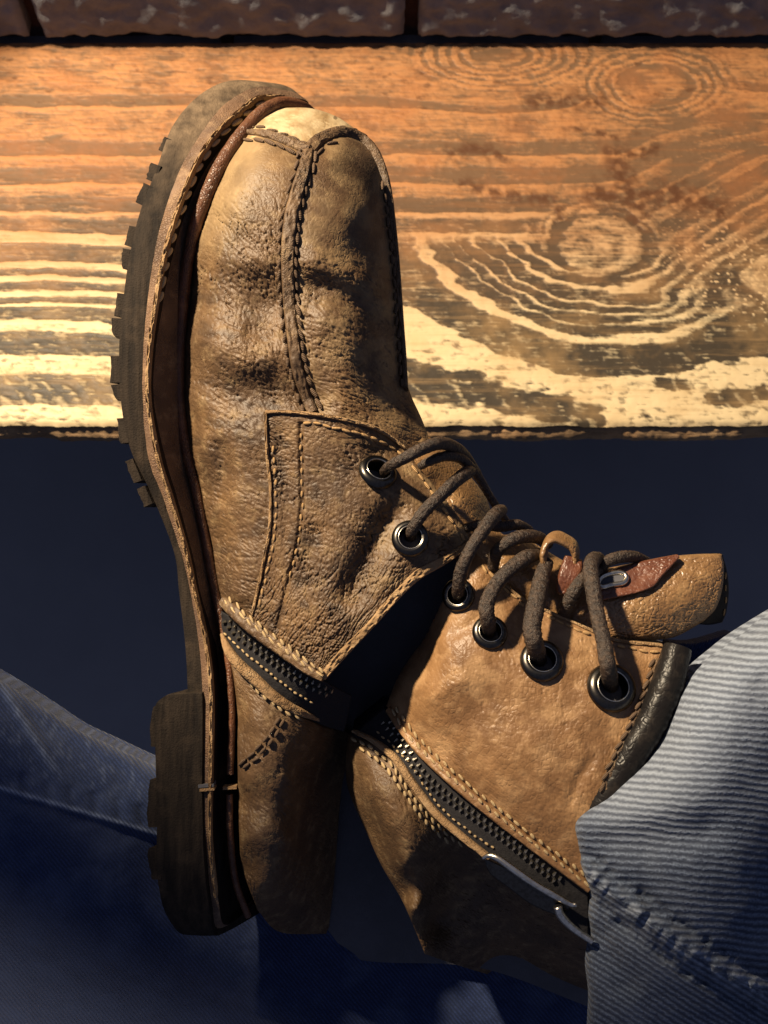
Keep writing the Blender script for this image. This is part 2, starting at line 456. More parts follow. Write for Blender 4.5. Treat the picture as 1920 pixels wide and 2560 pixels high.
def wood():
    t = NT('varnished_pine'); v = t.coord(); vs = t.coord((.10, 1.6, 1))
    tone = t.attr('tone'); glare = t.attr('front_glare'); st = t.attr('stain')
    fib = t.noise(vs, 520, 8, .75); n = t.noise(v, 150, 6, .65); n2 = t.noise(v, 34, 4)
    f = t.math('ADD', tone, t.math('MULTIPLY', t.math('SUBTRACT', n, .5), .55))
    f = t.math('ADD', f, t.math('MULTIPLY', t.math('SUBTRACT', fib, .5), .75))
    f = t.ramp(f, .2, .82)
    light = t.mix(glare, (.34, .163, .071), (.54, .43, .26))
    dark = t.mix(t.math('POWER', glare, .45), (.13, .076, .044), (.044, .035, .026))
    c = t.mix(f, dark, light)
    c = t.mix(t.math('MULTIPLY', t.ramp(n2, .46, .72), .45), c, t.mix(glare, (.30, .11, .04), (.40, .25, .11)))
    c = t.mix(t.math('MULTIPLY', t.ramp(t.noise(vs, 150, 5, .7), .5, .7), .4), c, t.mix(glare, (.24, .10, .04), (.30, .19, .09)))
    c = t.mix(st, c, (.075, .032, .017))
    h = t.math('ADD', t.math('MULTIPLY', f, .8), t.math('MULTIPLY', n, .5))
    ro = t.math('ADD', t.math('MULTIPLY', n, .3), .33)
    return t.out(c, ro, t.bump(h, .45, .001), spec=.16, coat=.0)
M['wood'] = wood()
def brick_mat():
    t = NT('old_brick'); v = t.coord(); n = t.noise(v, 60, 6, .6); n2 = t.noise(v, 260, 5, .7)
    c = t.mix(t.ramp(n, .35, .7), (.135, .135, .15), (.20, .20, .215))
    c = t.mix(t.math('MULTIPLY', t.ramp(n2, .6, .8), .25), c, (.26, .235, .23))
    return t.out(c, .85, t.bump(n2, .5, .0018), spec=.2)
M['brick'] = brick_mat()
def mortar_mat():
    t = NT('dark_mortar'); v = t.coord(); n = t.noise(v, 300, 5)
    return t.out(t.mix(n, (.035, .02, .018), (.08, .045, .035)), .95, t.bump(n, .6, .002), spec=.1)
M['mortar'] = mortar_mat()
def floor_mat():
    t = NT('dark_floor'); v = t.coord(); n = t.noise(v, 14, 5)
    return t.out(t.mix(n, (.20, .205, .23), (.26, .265, .29)), .9, None, spec=.05)
M['floor'] = floor_mat()

# ---------------------------------------------------------------- the place: floor, wall, bench
BZ = -0.1686; BY0 = 0.122; BY1 = 0.397
def box_geo(x0, x1, y0, y1, z0, z1):
    v = [(x, y, z) for z in (z0, z1) for y in (y0, y1) for x in (x0, x1)]
    return v, [[0, 2, 3, 1], [4, 5, 7, 6], [0, 1, 5, 4], [2, 6, 7, 3], [0, 4, 6, 2], [1, 3, 7, 5]]
fl = link('floor', new_mesh('floor', [(-3, -3, -.56), (3, -3, -.56), (3, .5, -.56), (-3, .5, -.56)], [[0, 1, 2, 3]], False), M['floor'])
fl['kind'] = 'structure'

wall = thing('brick_wall', 'dark weathered brick wall rising behind the wooden bench', 'wall', rot=False)
v, f = box_geo(-.75, .75, BY1 + .012, BY1 + .05, -.56, .25)
link('mortar', new_mesh('mortar', v, f, False), M['mortar'], wall)
def brick(x0, x1, z0, z1, seed):
    nx = max(8, int((x1 - x0) / .0022)); nz = max(8, int((z1 - z0) / .0022))
    if z1 < -.14 or z0 > 0: nx = max(6, nx // 6); nz = max(6, nz // 4)
    u = np.linspace(x0, x1, nx); q = np.linspace(z1, z0, nz); X, Zz = np.meshgrid(u, q)
    d = np.minimum(np.minimum(X - x0, x1 - X), np.minimum(Zz - z0, z1 - Zz))
    h = .0055 * fbm(X * 55 + seed * 3.1, Zz * 70, 5, seed) + 0.0025 * np.clip(fbm(X * 120, Zz * 150, 3, seed + 5), 0, 1) - .006 * np.exp(-d / .0025)
    Y = BY1 - .003 - h
    ox = .0018 * fbm(Zz * 90, X * 30, 3, seed + 1) * np.exp(-d / .006); oz = .0022 * fbm(X * 60, Zz * 40, 3, seed + 2) * np.exp(-d / .006)
    front = np.stack([X + ox, Y, Zz + oz], -1).reshape(-1, 3)
    idx = np.arange(nx * nz).reshape(nz, nx)
    ring = np.concatenate([idx[:, 0], idx[-1, 1:], idx[::-1, -1][1:], idx[0, ::-1][1:-1]]); m = len(ring)
    rear = front[ring].copy(); rear[:, 1] = BY1 + .02
    V = np.vstack([front, front[ring], rear]); N = nx * nz; a = np.arange(m); b = (a + 1) % m
    Fc = np.vstack([grid_faces(nz, nx), np.stack([N + a, N + m + a, N + m + b, N + b], -1)])
    link('brick', new_mesh('brick', V, Fc), M['brick'], wall)
BH = .064
for row in range(-6, 6):
    z0 = BZ + .0045 + row * (BH + .010) ; off = 0 if row % 2 == 0 else .12
    for k in range(-3, 4):
        x0 = .0219 + k * .2395 + off
        if abs(x0 + .1) > .62: continue
        brick(x0, x0 + .2305, z0, z0 + BH, 50 + row * 9 + k)

def project(pw):
    """where a place on the board falls in the plan the grain was measured from"""
    q = pw @ RX3            # inverse rotation
    k = F * S / (F * S - q[..., 2])
    return 960 + q[..., 0] * k / S, 1280 - q[..., 1] * k / S

bench = thing('wooden_bench', 'varnished knotty pine bench board in front of the brick wall', 'bench', rot=False)
nx, ny = 640, 250
X, Y = np.meshgrid(np.linspace(-.36, .36, nx), np.linspace(BY1 - .0005, BY0, ny))
px, py = project(np.stack([X, Y, np.full_like(X, BZ)], -1))
wx = 14 * fbm(px / 330, py / 130, 4, 2) + 5 * fbm(px / 90, py / 30, 3, 8)
def bumpf(cx, cy, sx, sy): return np.exp(-(((px - cx) / sx) ** 2 + ((py - cy) / sy) ** 2))
g = py + wx - .055 * (px - 150) * smooth(-200, 300, px) * smooth(420, 700, py) * (px < 400) 
aa = np.arctan2(py - 600, (px - 1500) / 1.9)
rho = np.hypot((px - 1500) / (1.9 + .35 * fbm(px / 260, py / 200, 2, 16)), py - 600) * (1 + .09 * np.sin(aa * 3 + .6)) + 1.2 * wx + 26 * fbm(px / 170, py / 60, 3, 27)
g = g + .42 * np.clip(px - 1560, 0, 500) * smooth(820, 640, py) * smooth(230, 420, py)
right = smooth(930, 990, px)
g = g + 120 * bumpf(1640, 215, 150, 85) - 150 * bumpf(1240, 150, 190, 90)
g = g + 60 * bumpf(1950, 420, 260, 220) - 50 * bumpf(1030, 1010, 130, 90)
def bands(dark, lo, base, crest_highlight, start, stop):  # highlight along each band's lower edge is painted into the tone
    xs = [start]; vs = [base(start)]
    for a, b in dark:
        xs += [a - 4, a, b, b + 3, b + 8, b + 14]
        vs += [base(a), lo, lo + .05, crest_highlight(b), crest_highlight(b), base(b)]
    xs.append(stop); vs.append(base(stop))
    return xs, vs
gt, gv = bands([(240, 264), (356, 388), (420, 458), (494, 528), (548, 582), (614, 656), (678, 691), (709, 727), (745, 757), (769, 803), (834, 885), (940, 1012)], .16,
               lambda v: .62 if v < 560 else .86, lambda v: .92 if v < 560 else 1.08, 60, 1200)
tone = np.interp(g, gt, gv)
rt, rv = bands([(74, 86), (100, 116), (128, 145), (154, 170), (178, 194), (201, 224), (248, 318)], .14, lambda v: .55 if v < 150 else .8 if v < 220 else .95, lambda v: 1.0, 0, 460)
below = smooth(560, 640, py + 26 * fbm(px / 90, py / 60, 3, 17)) * right * (1 - smooth(1690, 1800, px + 40 * fbm(px / 50, py / 30, 3, 28)) * (1 - smooth(720, 800, py)))
tone = tone * (1 - below) + np.interp(rho, rt, rv) * below
for hl, hw in (([(1030, 965), (1200, 985), (1480, 1040)], 34), ([(990, 905), (1090, 930), (1200, 948)], 15), ([(1780, 1000), (1950, 985)], 22), ([(1640, 955), (1720, 962)], 12), ([(1820, 880), (1960, 850)], 30)):
    hd = line_dist(px, py, hl)[0] + 26 * fbm(px / 70, py / 16, 4, 14)
    tone = tone - .85 * (1 - smooth(hw * .75, hw * 1.15, hd)) * right
# cores of the two knots: tight concentric rings
for cx, cy, rx, ry, ph in ((1500, 615, 118, 84, 0), (1640, 213, 92, 48, 1.3), (1252, 138, 75, 30, .5)):
    r = np.hypot((px - cx) / rx, (py - cy) / ry) + .10 * fbm(px / 45, py / 40, 3, 31)
    rings = .50 + .09 * np.sin(r * 11 + ph + 2 * fbm(px / 50, py / 40, 2, 32)) + .55 * fbm(px / 46, py / 22, 4, 33)
    m = 1 - smooth(.82, 1.08, r); tone = tone * (1 - m) + rings * m
    a = np.arctan2(py - cy, px - cx)
    reach = {1500: 1.75, 1640: 2.5, 1252: 3.6}[cx]
    halo = smooth(1.0, 1.15, r) * (1 - smooth(reach * .72, reach, r + .35 * fbm(px / 90, py / 60, 3, 34))) * (1 if cx == 1640 else smooth(605, 570, py) if cx == 1500 else 1)
    rr = r + .22 * fbm(px / 120, py / 50, 3, 35)
    wave = np.where((rr / (.30 if cx == 1640 else .22 if cx == 1500 else .42)) % 1 < .42, .22, .72) + .5 * fbm(px / 50, py / 16, 4, 30)
    tone = tone * (1 - .8 * halo) + wave * .8 * halo
    tone = tone - .6 * np.exp(-((r - 1.0) / .07) ** 2) * (fbm(a * 1.5, r, 2, 36) > -.06) - .9 * np.exp(-((r - .98) / .09) ** 2) * np.exp(-((np.abs(a) - (2.9 if cx == 1500 else .35)) / .5) ** 2)
# cross-hatched dark latewood, sparkle patches of torn grain
hatch = np.sin((px * .75 - py * .62) / 5.5 + 3 * fbm(px / 60, py / 60, 2, 12))
tone = tone + .26 * np.clip(hatch, 0, 1) * smooth(-.2, .25, fbm(px / 50, py / 40, 2, 11)) * smooth(930, 975, py) * (tone < .45) + .08 * hatch * (tone < .4) * smooth(700, 850, py)
torn = bumpf(1780, 640, 130, 140)
tone = tone + torn * .5 * (fbm(px / 22, py / 9, 3, 15))
tone = tone + .34 * fbm(px / 24, py / 9, 4, 18) + .30 * fbm(px / 120, py / 35, 4, 19) - .35 * smooth(.12, .4, fbm(px / 50, py / 16, 4, 20)) * smooth(820, 900, py) * smooth(1000, 1200, px)
tone = tone - .5 * smooth(.30, .42, fbm(px / 60 + 3, py / 34, 4, 21)) * smooth(800, 960, py)
stain = np.zeros_like(px)
for line, wd in (([(1130, 384), (1190, 370), (1260, 392)], 18), ([(1520, 380), (1560, 392), (1640, 372)], 15), ([(1150, 460), (1230, 480), (1310, 492), (1380, 500), (1395, 540)], 15),
                 ([(1480, 480), (1550, 500), (1600, 480), (1690, 480)], 26), ([(1660, 500), (1740, 500), (1800, 530)], 30), ([(1440, 320), (1490, 330), (1540, 345)], 9), ([(1330, 255), (1420, 250), (1500, 260)], 22), ([(1540, 400), (1570, 470), (1600, 540)], 34)):
    d, tt = line_dist(px, py, line)
    stain = np.maximum(stain, np.exp(-(d / (wd * (1 + 1.4 * fbm(px / 30, py / 22, 3, 24)).clip(.2, 3))) ** 2))
stain = np.maximum(stain * smooth(-.3, .1, fbm(px / 24, py / 20, 3, 26)) * .9, .7 * (np.hypot(px - 1327, (py - 914) * 1.4) < 9) + .6 * (np.hypot(px - 1140, py - 866) < 8))
stain = np.maximum(stain, .6 * smooth(.26, .40, fbm(px / 45, py / 16, 4, 29)) * smooth(500, 200, py))
front_glare = np.clip(smooth(430, 900, py + 120 * fbm(px / 200, py / 120, 3, 23)) , 0, 1)  # front glare painted into the wood: orange behind, cream in front
tone = tone + .5 * fbm(px / 70, py / 5, 4, 47) + .25 * fbm(px / 14, py / 6, 3, 48)
grey = smooth(1500, 1700, px + 60 * fbm(px / 90, py / 70, 3, 37)) * smooth(250, 340, py) * smooth(880, 760, py) * (1 - .8 * smooth(90, 60, rho))
tone = tone * (1 - .55 * grey) + .10 * grey
lens = np.exp(-((px - 1210) / 120) ** 2 - ((py - 640) / 34) ** 2)
tone = tone - .5 * lens * (fbm(px / 60, py / 26, 3, 38) > -.12)
wisp = np.abs(((g + 14 * fbm(px / 80, py / 40, 3, 39)) / 23) % 1 - .5)
tone = tone + .55 * grey * np.exp(-(wisp / .09) ** 2) * (.4 + fbm(px / 60, py / 30, 3, 42))
tone = tone - .28 * smooth(.02, .3, fbm(px / 130, py / 40, 4, 43)) * smooth(600, 450, py)
spk = bumpf(1780, 640, 110, 120) + bumpf(1900, 730, 60, 70)
tone = tone + 1.3 * spk * smooth(.22, .36, fbm(px / 12 + py / 30, py / 7, 3, 49))
tone = tone - .42 * smooth(.02, .34, fbm(px / 34, py / 11, 5, 67)) * (tone > .6) * smooth(700, 900, py)
tone = tone + .16 * fbm(px / 9, py / 7, 3, 68)
tone = .45 + (tone - .45) * 1.1
relief = .00055 * np.clip(tone, 0, 1.1) + .00025 * fbm(px / 16, py / 9, 3, 44)
dF = Y - BY0
edge_n = .0016 * fbm(X * 60, X * 0 + 2.2, 4, 51) + .0007 * fbm(X * 300, X * 0 + 5.2, 3, 53)
Zt = BZ + relief - .0025 * np.exp(-dF / .0016)
Yt = Y + edge_n * np.exp(-dF / .004)
top = np.stack([X, Yt, Zt], -1).reshape(-1, 3)
nf = 22
XF = np.repeat(X[-1:], nf, 0); sF = np.linspace(0, 1, nf)[:, None]
prof_y = np.interp(sF, [0, .06, .13, .2, .5, .62, .8, 1], [0, .0012, .0012, -.0005, -.0048, -.0056, -.0045, .006])
prof_z = np.interp(sF, [0, .06, .13, .2, .5, .62, .8, 1], [-.0004, -.001, -.0026, -.003, -.0062, -.008, -.0125, -.0135])
lipn = .45 + .55 * smooth(-.25, .1, fbm(XF * 22, 0 * XF + 7, 3, 61))
YF = Yt[-1:] + .62 * prof_y * np.where(sF > .13, lipn, 1) + .0012 * fbm(XF * 90, sF * 4 + 0 * XF, 4, 62) * np.sin(np.pi * sF)
ZF = Zt[-1:] + prof_z + .0006 * fbm(XF * 140, sF * 6 + 0 * XF, 3, 63) * np.sin(np.pi * sF)
frontv = np.stack([XF, YF, ZF], -1).reshape(-1, 3)
n1 = len(top)
bk = np.array([(-.36, BY1, BZ - .013), (.36, BY1, BZ - .013)])
V = np.vstack([top, frontv, bk])
Fc = grid_faces(ny, nx).tolist() + grid_faces(nf, nx, n1).tolist()
last = n1 + (nf - 1) * nx
Fc.append([last + k for k in range(nx)][::-1] + [n1 + nf * nx, n1 + nf * nx + 1])
me = new_mesh('board', V, Fc, True, 50)
ext = lambda a, fillv: np.concatenate([a.ravel(), np.repeat(fillv[None], nf, 0).ravel(), [0, 0]])
ft = .55 + .35 * fbm(X[-1] * 40, X[-1] * 0, 4, 71)
attr(me, 'tone', ext(tone, ft)); attr(me, 'front_glare', ext(front_glare, np.full(nx, .45))); attr(me, 'stain', ext(stain, np.zeros(nx)))
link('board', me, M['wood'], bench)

# ---------------------------------------------------------------- the boot
boot = thing('leather_boot', 'worn brown leather lace-up boot with side zip, toe up in front of the bench', 'boot')
TH = R(25); SV = np.array([math.sin(TH), 0, -math.cos(TH)]); UPV = np.array([math.cos(TH), 0, math.sin(TH)])

# --- heights of the foot part
silh = [(696, 273, -140), (738, 269, -150), (784, 272, -160), (836, 289, -170), (878, 315, -170), (909, 346, -160), (940, 387, -140), (961, 439, -125), (971, 491, -115), (979, 543, -110), (986, 621, -105), (992, 698, -100), (999, 776, -95), (1007, 854, -90), (1012, 932, -80), (1028, 989, -60), (1056, 1051, -40), (1091, 1099, -20), (1160, 1175, -20)]
left = [(655, 291, -110), (624, 320, -75), (598, 361, -48), (551, 439, -25), (520, 512, -22), (499, 574, -22), (478, 698, -28), (468, 802, -32), (460, 880, -34), (460, 958, -35), (463, 1035, -38), (469, 1100, -40), (498, 1227, -40), (527, 1366, -38), (550, 1493, -20)]
inner = [(640, 345, 0), (600, 420, 60), (565, 500, 78), (540, 600, 88), (522, 700, 85), (508, 850, 80), (502, 1000, 70), (515, 1120, 55), (545, 1250, 50), (575, 1380, 55), (590, 1480, 65),
         (740, 300, -70), (740, 340, 5), (820, 330, -70), (850, 370, 0), (700, 400, 90), (770, 400, 75), (850, 430, 60), (915, 420, -40), (650, 480, 122), (720, 500, 135), (800, 500, 122), (880, 500, 80), (938, 520, 0), (600, 600, 128), (700, 620, 152), (780, 640, 150), (870, 640, 105), (950, 650, 5), (560, 750, 118), (650, 760, 135), (720, 760, 147), (800, 760, 150), (900, 760, 105), (962, 770, 15), (560, 900, 115), (680, 900, 136), (780, 900, 152), (900, 900, 120), (970, 920, 25), (560, 1050, 105), (680, 1050, 132), (800, 1050, 152), (920, 1050, 125), (1010, 1060, 50), (600, 1200, 100), (700, 1200, 126), (620, 1350, 95), (700, 1350, 122), (640, 1470, 96), (720, 1450, 122), (850, 1200, 150), (950, 1200, 135), (1050, 1180, 60), (900, 1400, 150), (1000, 1350, 110)]
z_smooth = tps(silh + left + inner, 1.0)
FOLDS = [([(470, 668), (560, 705), (640, 748), (735, 805)], -40, 82), ([(735, 640), (830, 672), (905, 706), (975, 740)], 18, 42), ([(725, 695), (780, 712), (840, 732), (905, 770), (985, 850)], -22, 38),
         ([(765, 790), (850, 810), (935, 890)], 14, 46), ([(470, 1000), (560, 985), (640, 982), (720, 990), (850, 1030)], -36, 62), ([(500, 880), (590, 900), (700, 915)], 12, 46),
         ([(545, 1080), (562, 1180), (545, 1290)], -24, 24), ([(520, 640), (600, 655), (690, 665)], 8, 26), ([(900, 905), (960, 930), (1000, 965)], -8, 18), ([(600, 820), (680, 845), (735, 850)], -10, 22)]
def zf(x, y):
    z = z_smooth(x, y)
    for p, a, wd in FOLDS: z = z + fold(x, y, p, a, wd)
    return z
seam_v = [(772, 372), (758, 430), (740, 490), (726, 553), (720, 625), (720, 693), (725, 776), (734, 854), (745, 925), (768, 995), (782, 1032)]
seam_l = [(606, 331), (655, 334), (696, 345), (738, 363), (772, 376)]
seam_r = [(772, 376), (795, 352), (828, 336), (857, 331), (896, 343), (933, 378), (958, 437), (972, 500), (982, 575), (990, 650), (996, 720), (1002, 802), (1009, 890), (1014, 972)]
def near_seam(x, y, wd):
    d = np.minimum(np.minimum(line_dist(x, y, seam_v)[0], line_dist(x, y, seam_l)[0]), line_dist(x, y, seam_r)[0]); return np.exp(-(d / wd) ** 2)
def side_wrinkle(x, y):
    a1 = smooth(420, 560, y) * (1 - smooth(700, 800, y)); a2 = smooth(650, 800, y)
    c = 7.5 * a1 * creases(x, y, 48, 13, .75, 1) + 6.0 * a2 * creases(x, y, 36, 12, .35, 2) + 2.4 * creases(x, y, 17, 8, .6, 3) * smooth(400, 620, y)
    c = c + 1.5 * creases(x, y, 30, 14, .9, 4) * (1 - a1)
    c = c + 3 * fbm(x / 130, y / 90, 2, 6) * smooth(500, 800, y)
    return c - 5 * near_seam(x, y, 26)
def top_wrinkle(x, y):
    a = smooth(560, 700, y)
    c = 6.0 * a * creases(x, y, 40, 12, .45, 5) + 1.3 * creases(x, y, 11, 26, .25, 6) + 3 * fbm(x / 120, y / 90, 2, 7) * a
    return c - 5 * near_seam(x, y, 24)
def deep(depth): return lambda x, y, z0: np.minimum(z0 - 30, -60 - depth * np.ones_like(z0))
ZERO = lambda x, y: np.zeros_like(x)

# toe cap
T = [(655, 291), (696, 273), (738, 269), (784, 272), (836, 289), (878, 315), (909, 346), (940, 387), (958, 437)]
cap_b = [(598, 361), (606, 333), (655, 336), (696, 347), (738, 365), (772, 380), (795, 356), (828, 340), (857, 335), (896, 347), (930, 382), (958, 437)]
patch('toe_cap', [(655, 291), (696, 273), (738, 269), (784, 272), (836, 289), (878, 315), (909, 346), (940, 387)], [(598, 361), (655, 337), (696, 348), (738, 366), (772, 382), (795, 358), (828, 342), (857, 337), (896, 348), (930, 384)],
      [(655, 291), (624, 320), (598, 361)], [(940, 387), (936, 386), (930, 384)], zf, M['cap'], boot, 60, 170, deep(260), (10, 4, 22, 0),
      extra=lambda x, y: 1.6 * creases(x, y, 20, 12, .3, 8) + 4 * fbm(x / 60, y / 40, 3, 9) - 4 * near_seam(x, y, 18), attrs={'wear_highlight': lambda x, y: np.clip(.45 + 1.1 * fbm(x / 40, y / 30, 5, 10), 0, 1), 'soil': lambda x, y: .7 * (np.hypot(x - 838, y - 294) < 5)})
# side of the vamp, from the seam down to the welt and back to the zip
patch('vamp_side', [(600, 352), (655, 332), (696, 343), (738, 361), (774, 374)], [(550, 1500), (600, 1545), (700, 1600), (790, 1640)],
      [(598, 358), (551, 439), (520, 512), (499, 574), (478, 698), (468, 802), (460, 880), (460, 958), (463, 1035), (469, 1100), (498, 1227), (527, 1366), (550, 1500)],
      [(774, 374), (758, 430), (740, 490), (726, 553), (720, 625), (720, 693), (725, 776), (734, 854), (745, 925), (768, 995), (790, 1060), (820, 1250), (790, 1640)],
      zf, M['leather'], boot, 430, 130, deep(340), (14, 0, 0, 0), extra=side_wrinkle,
      attrs={'wear_highlight': lambda x, y: np.clip(.62 * (1 - smooth(520, 690, y)) * smooth(690, 560, x + .25 * (y - 450)) * (.62 + .5 * fbm(x / 40, y / 70, 4, 12)) + .1 * (1 - smooth(380, 480, y)), 0, 1), 'soil': lambda x, y: .5 * smooth(.05, .35, fbm(x / 70, y / 45, 4, 13)) * smooth(620, 760, y)})  # pale strip on the toe bulge is a highlight painted into the leather
# top of the vamp
patch('vamp_top', [(774, 380), (795, 354), (828, 338), (857, 333), (896, 345), (932, 382)], [(790, 1060), (850, 1080), (930, 1110), (1010, 1150), (1085, 1130)],
      [(774, 380), (758, 430), (740, 490), (726, 553), (720, 625), (720, 693), (725, 776), (734, 854), (745, 925), (768, 995), (790, 1060)],
      [(932, 382), (958, 437), (971, 491), (979, 543), (986, 621), (992, 698), (999, 776), (1007, 854), (1012, 932), (1028, 989), (1056, 1051), (1085, 1130)],
      zf, M['leather'], boot, 300, 120, deep(330), (0, 18, 0, 0), extra=top_wrinkle,
      attrs={'wear_highlight': lambda x, y: .25 * smooth(-.2, .3, fbm(x / 60, y / 60, 3, 14)), 'soil': lambda x, y: .45 * smooth(.0, .35, fbm(x / 80, y / 110, 4, 15)) * (1 - smooth(500, 640, y))})
sv = ribbon('seam_strip', on(zf, seam_v, 5), [26, 32, 34, 32, 30, 29, 29, 26], 8, M['strip'], boot, 160, 11, 7, 1)
sl = ribbon('seam_strip', on(zf, seam_l, 3), [14, 24, 30], 9, M['strip'], boot, 80, 9, 6, 2)
sr = ribbon('seam_strip', on(zf, seam_r, 3), [36, 34, 30, 22, 18, 16, 14], 10, M['strip'], boot, 180, 9, 6, 3)
def side(path, off):
    c = spline(np.asarray(path, float)[:, :2], 60); t = np.gradient(c, axis=0); t /= np.linalg.norm(t, axis=1)[:, None]
    return c + np.stack([-t[:, 1], t[:, 0]], -1) * off
stitches(zf, side(seam_v, 21), M['thread_dark'], sv, 30, 27, 10, 3, .25); stitches(zf, side(seam_v, -21), M['thread_dark'], sv, 30, 27, 10, 3, -.25)
stitches(zf, side(seam_l, 17), M['thread_dark'], sl, 27, 26, 10, 5, .1); stitches(zf, side(seam_l, -15), M['thread_dark'], sl, 27, 24, 9, 4, -.1)
stitches(zf, side(seam_r, 22), M['thread_dark'], sr, 29, 26, 10, 4, .1, end=.10); stitches(zf, side(seam_r, -13), M['thread_dark'], sr, 29, 24, 8, 6, -.1, end=.22)
stitches(zf, side(seam_r, 9), M['thread_dark'], sr, 30, 24, 10, 8, .1, start=.32, end=1)

# --- eyelet facing panel
zb0 = tps([(664, 1030, 164), (760, 1045, 180), (850, 1050, 184), (926, 1066, 150), (1006, 1119, 92), (1034, 1155, 105), (1077, 1207, 112), (1117, 1258, 118), (1153, 1310, 118), (1177, 1350, 115), (1117, 1390, 155), (1038, 1433, 185), (982, 1489, 195), (926, 1553, 200), (863, 1620, 195), (803, 1688, 185), (720, 1640, 155), (640, 1581, 115), (590, 1530, 80), (556, 1501, 35), (625, 1540, 108), (644, 1477, 118), (660, 1398, 132), (674, 1318, 150), (676, 1219, 156), (668, 1139, 158), (800, 1200, 180), (900, 1200, 182), (980, 1200, 160), (850, 1350, 188), (950, 1350, 192), (1050, 1330, 172), (750, 1450, 168), (850, 1520, 198)], 2.0)
BF = [([(1015, 1235), (955, 1330), (905, 1425), (850, 1540)], -34, 38), ([(1080, 1280), (1010, 1390), (930, 1500)], 9, 34), ([(800, 1290), (770, 1400), (735, 1500)], -8, 26), ([(930, 1110), (960, 1180)], -6, 18), ([(690, 1045), (720, 1200), (715, 1400)], -7, 20)]
def zb(x, y):
    z = zb0(x, y)
    for p, a, wd in BF: z = z + fold(x, y, p, a, wd)
    return z
panel_top = [(664, 1030), (739, 1031), (831, 1043), (926, 1066), (978, 1094), (1010, 1119), (1036, 1155), (1077, 1205), (1117, 1256), (1153, 1308), (1178, 1350)]
panel_right = [(1178, 1350), (1117, 1392), (1038, 1435), (982, 1491), (926, 1555), (863, 1622), (805, 1690)]
EY = [(945, 1178, 47, 'b'), (1026, 1345, 44, 'b'), (1145, 1487, 40, 'c'), (1225, 1580, 42, 'c'), (1355, 1650, 51, 'c'), (1530, 1718, 58, 'c')]
facing = patch('eyelet_panel', panel_top, [(625, 1545), (697, 1602), (760, 1652), (805, 1690)], [(664, 1030), (668, 1139), (676, 1219), (674, 1318), (660, 1398), (644, 1477), (625, 1545)], panel_right,
               zb, M['leather'], boot, 230, 200, 18, (5, 7, 5, 0), holes=[(x, y, r * .72) for x, y, r, k in EY if k == 'b'],
               extra=lambda x, y: 8.5 * creases(x, y, 30, 13, .30, 21) * (.35 + .65 * smooth(-.1, .25, fbm(x / 120, y / 120, 2, 22))) + 2.0 * creases(x, y, 13, 8, -.5, 23) + 6 * creases(x, y, 60, 14, -1.0, 24) * smooth(1330, 1480, y) - 7 * np.exp(-(line_dist(x, y, [(753, 1060), (753, 1179), (755, 1258), (745, 1358), (720, 1457), (692, 1570)])[0] / 6) ** 2),
               attrs={'wear_highlight': lambda x, y: .3 * smooth(-.1, .3, fbm(x / 70, y / 60, 3, 25)) * smooth(820, 1050, x), 'soil': lambda x, y: .6 * smooth(.02, .3, fbm(x / 60, y / 60, 4, 26)) * (1 - smooth(800, 980, x))}, ragged=2)
ribbon('cut_edge', on(zb, [(1176, 1356), (1117, 1396), (1040, 1439), (985, 1494), (929, 1558), (866, 1624), (806, 1692)], -6), [14, 22, 26, 22, 20, 22, 20], 9, M['suede'], facing, 140, 9, 9, 4)
ribbon('cut_edge', on(zb, panel_top[:6], 1), 9, 6, M['suede'], facing, 100, 7, 5, 5)
ribbon('cut_edge', on(zb, [(664, 1030), (668, 1139), (676, 1219), (674, 1318), (660, 1398), (644, 1477), (630, 1535)], 1), 8, 6, M['suede'], facing, 100, 7, 5, 6)
stitches(zb, [(756, 1058), (800, 1062), (868, 1076), (935, 1096), (985, 1122), (1010, 1142)], M['thread_brown'], facing, 24, 22, 8, 1)
stitches(zb, [(1030, 1162), (1068, 1214), (1105, 1264), (1140, 1316), (1164, 1352)], M['thread_brown'], facing, 24, 22, 8, 1)
stitches(zb, [(683, 1110), (690, 1220), (688, 1318), (674, 1400), (658, 1470), (645, 1520)], M['thread_brown'], facing, 26, 16, 7, 0)
stitches(zb, [(753, 1075), (753, 1179), (755, 1258), (745, 1358), (722, 1450)], M['thread_brown'], facing, 28, 14, 7, -3)

# zip trim under the panel with its double row of thread
trim1 = [(556, 1503), (590, 1533), (623, 1561), (660, 1590), (697, 1617), (730, 1642), (760, 1665), (785, 1682), (808, 1694)]
def zt1(x, y): return zb0(x, y)
tr = ribbon('zip_trim', on(zt1, trim1, 4), [26, 34, 36, 36, 34, 30, 20], 8, M['leather'], boot, 120, 9, 5, 7)
stitches(zt1, side(trim1, -15), M['thread'], tr, 23, 19, 7, 11, .35); stitches(zt1, side(trim1, -3), M['thread'], tr, 23, 19, 7, 12, .35)

# --- the zip: black tape, teeth, slider
ztape1 = tps([(556, 1530, 5), (560, 1600, 5), (623, 1575, 80), (602, 1668, 60), (697, 1628, 110), (677, 1738, 85), (810, 1705, 110), (760, 1790, 60), (850, 1720, 70), (840, 1812, 0)])
zipper = bpy.data.objects.new('zipper', None); COL.objects.link(zipper); zipper.parent = boot
patch('tape', [(553, 1528), (623, 1572), (697, 1626), (810, 1702), (880, 1740)], [(556, 1600), (602, 1672), (677, 1742), (790, 1806), (860, 1830)], [(553, 1528), (552, 1565), (556, 1600)], [(880, 1740), (870, 1790), (860, 1830)], ztape1, M['tape'], zipper, 60, 120, 12, (3, 3, 3, 3),
      extra=lambda x, y: 2 * fbm(x / 18, y / 18, 2, 80) - 5 * np.exp(-(line_dist(x, y, [(556, 1546), (600, 1590), (656, 1630), (739, 1690), (822, 1732)])[0] / 7) ** 2))
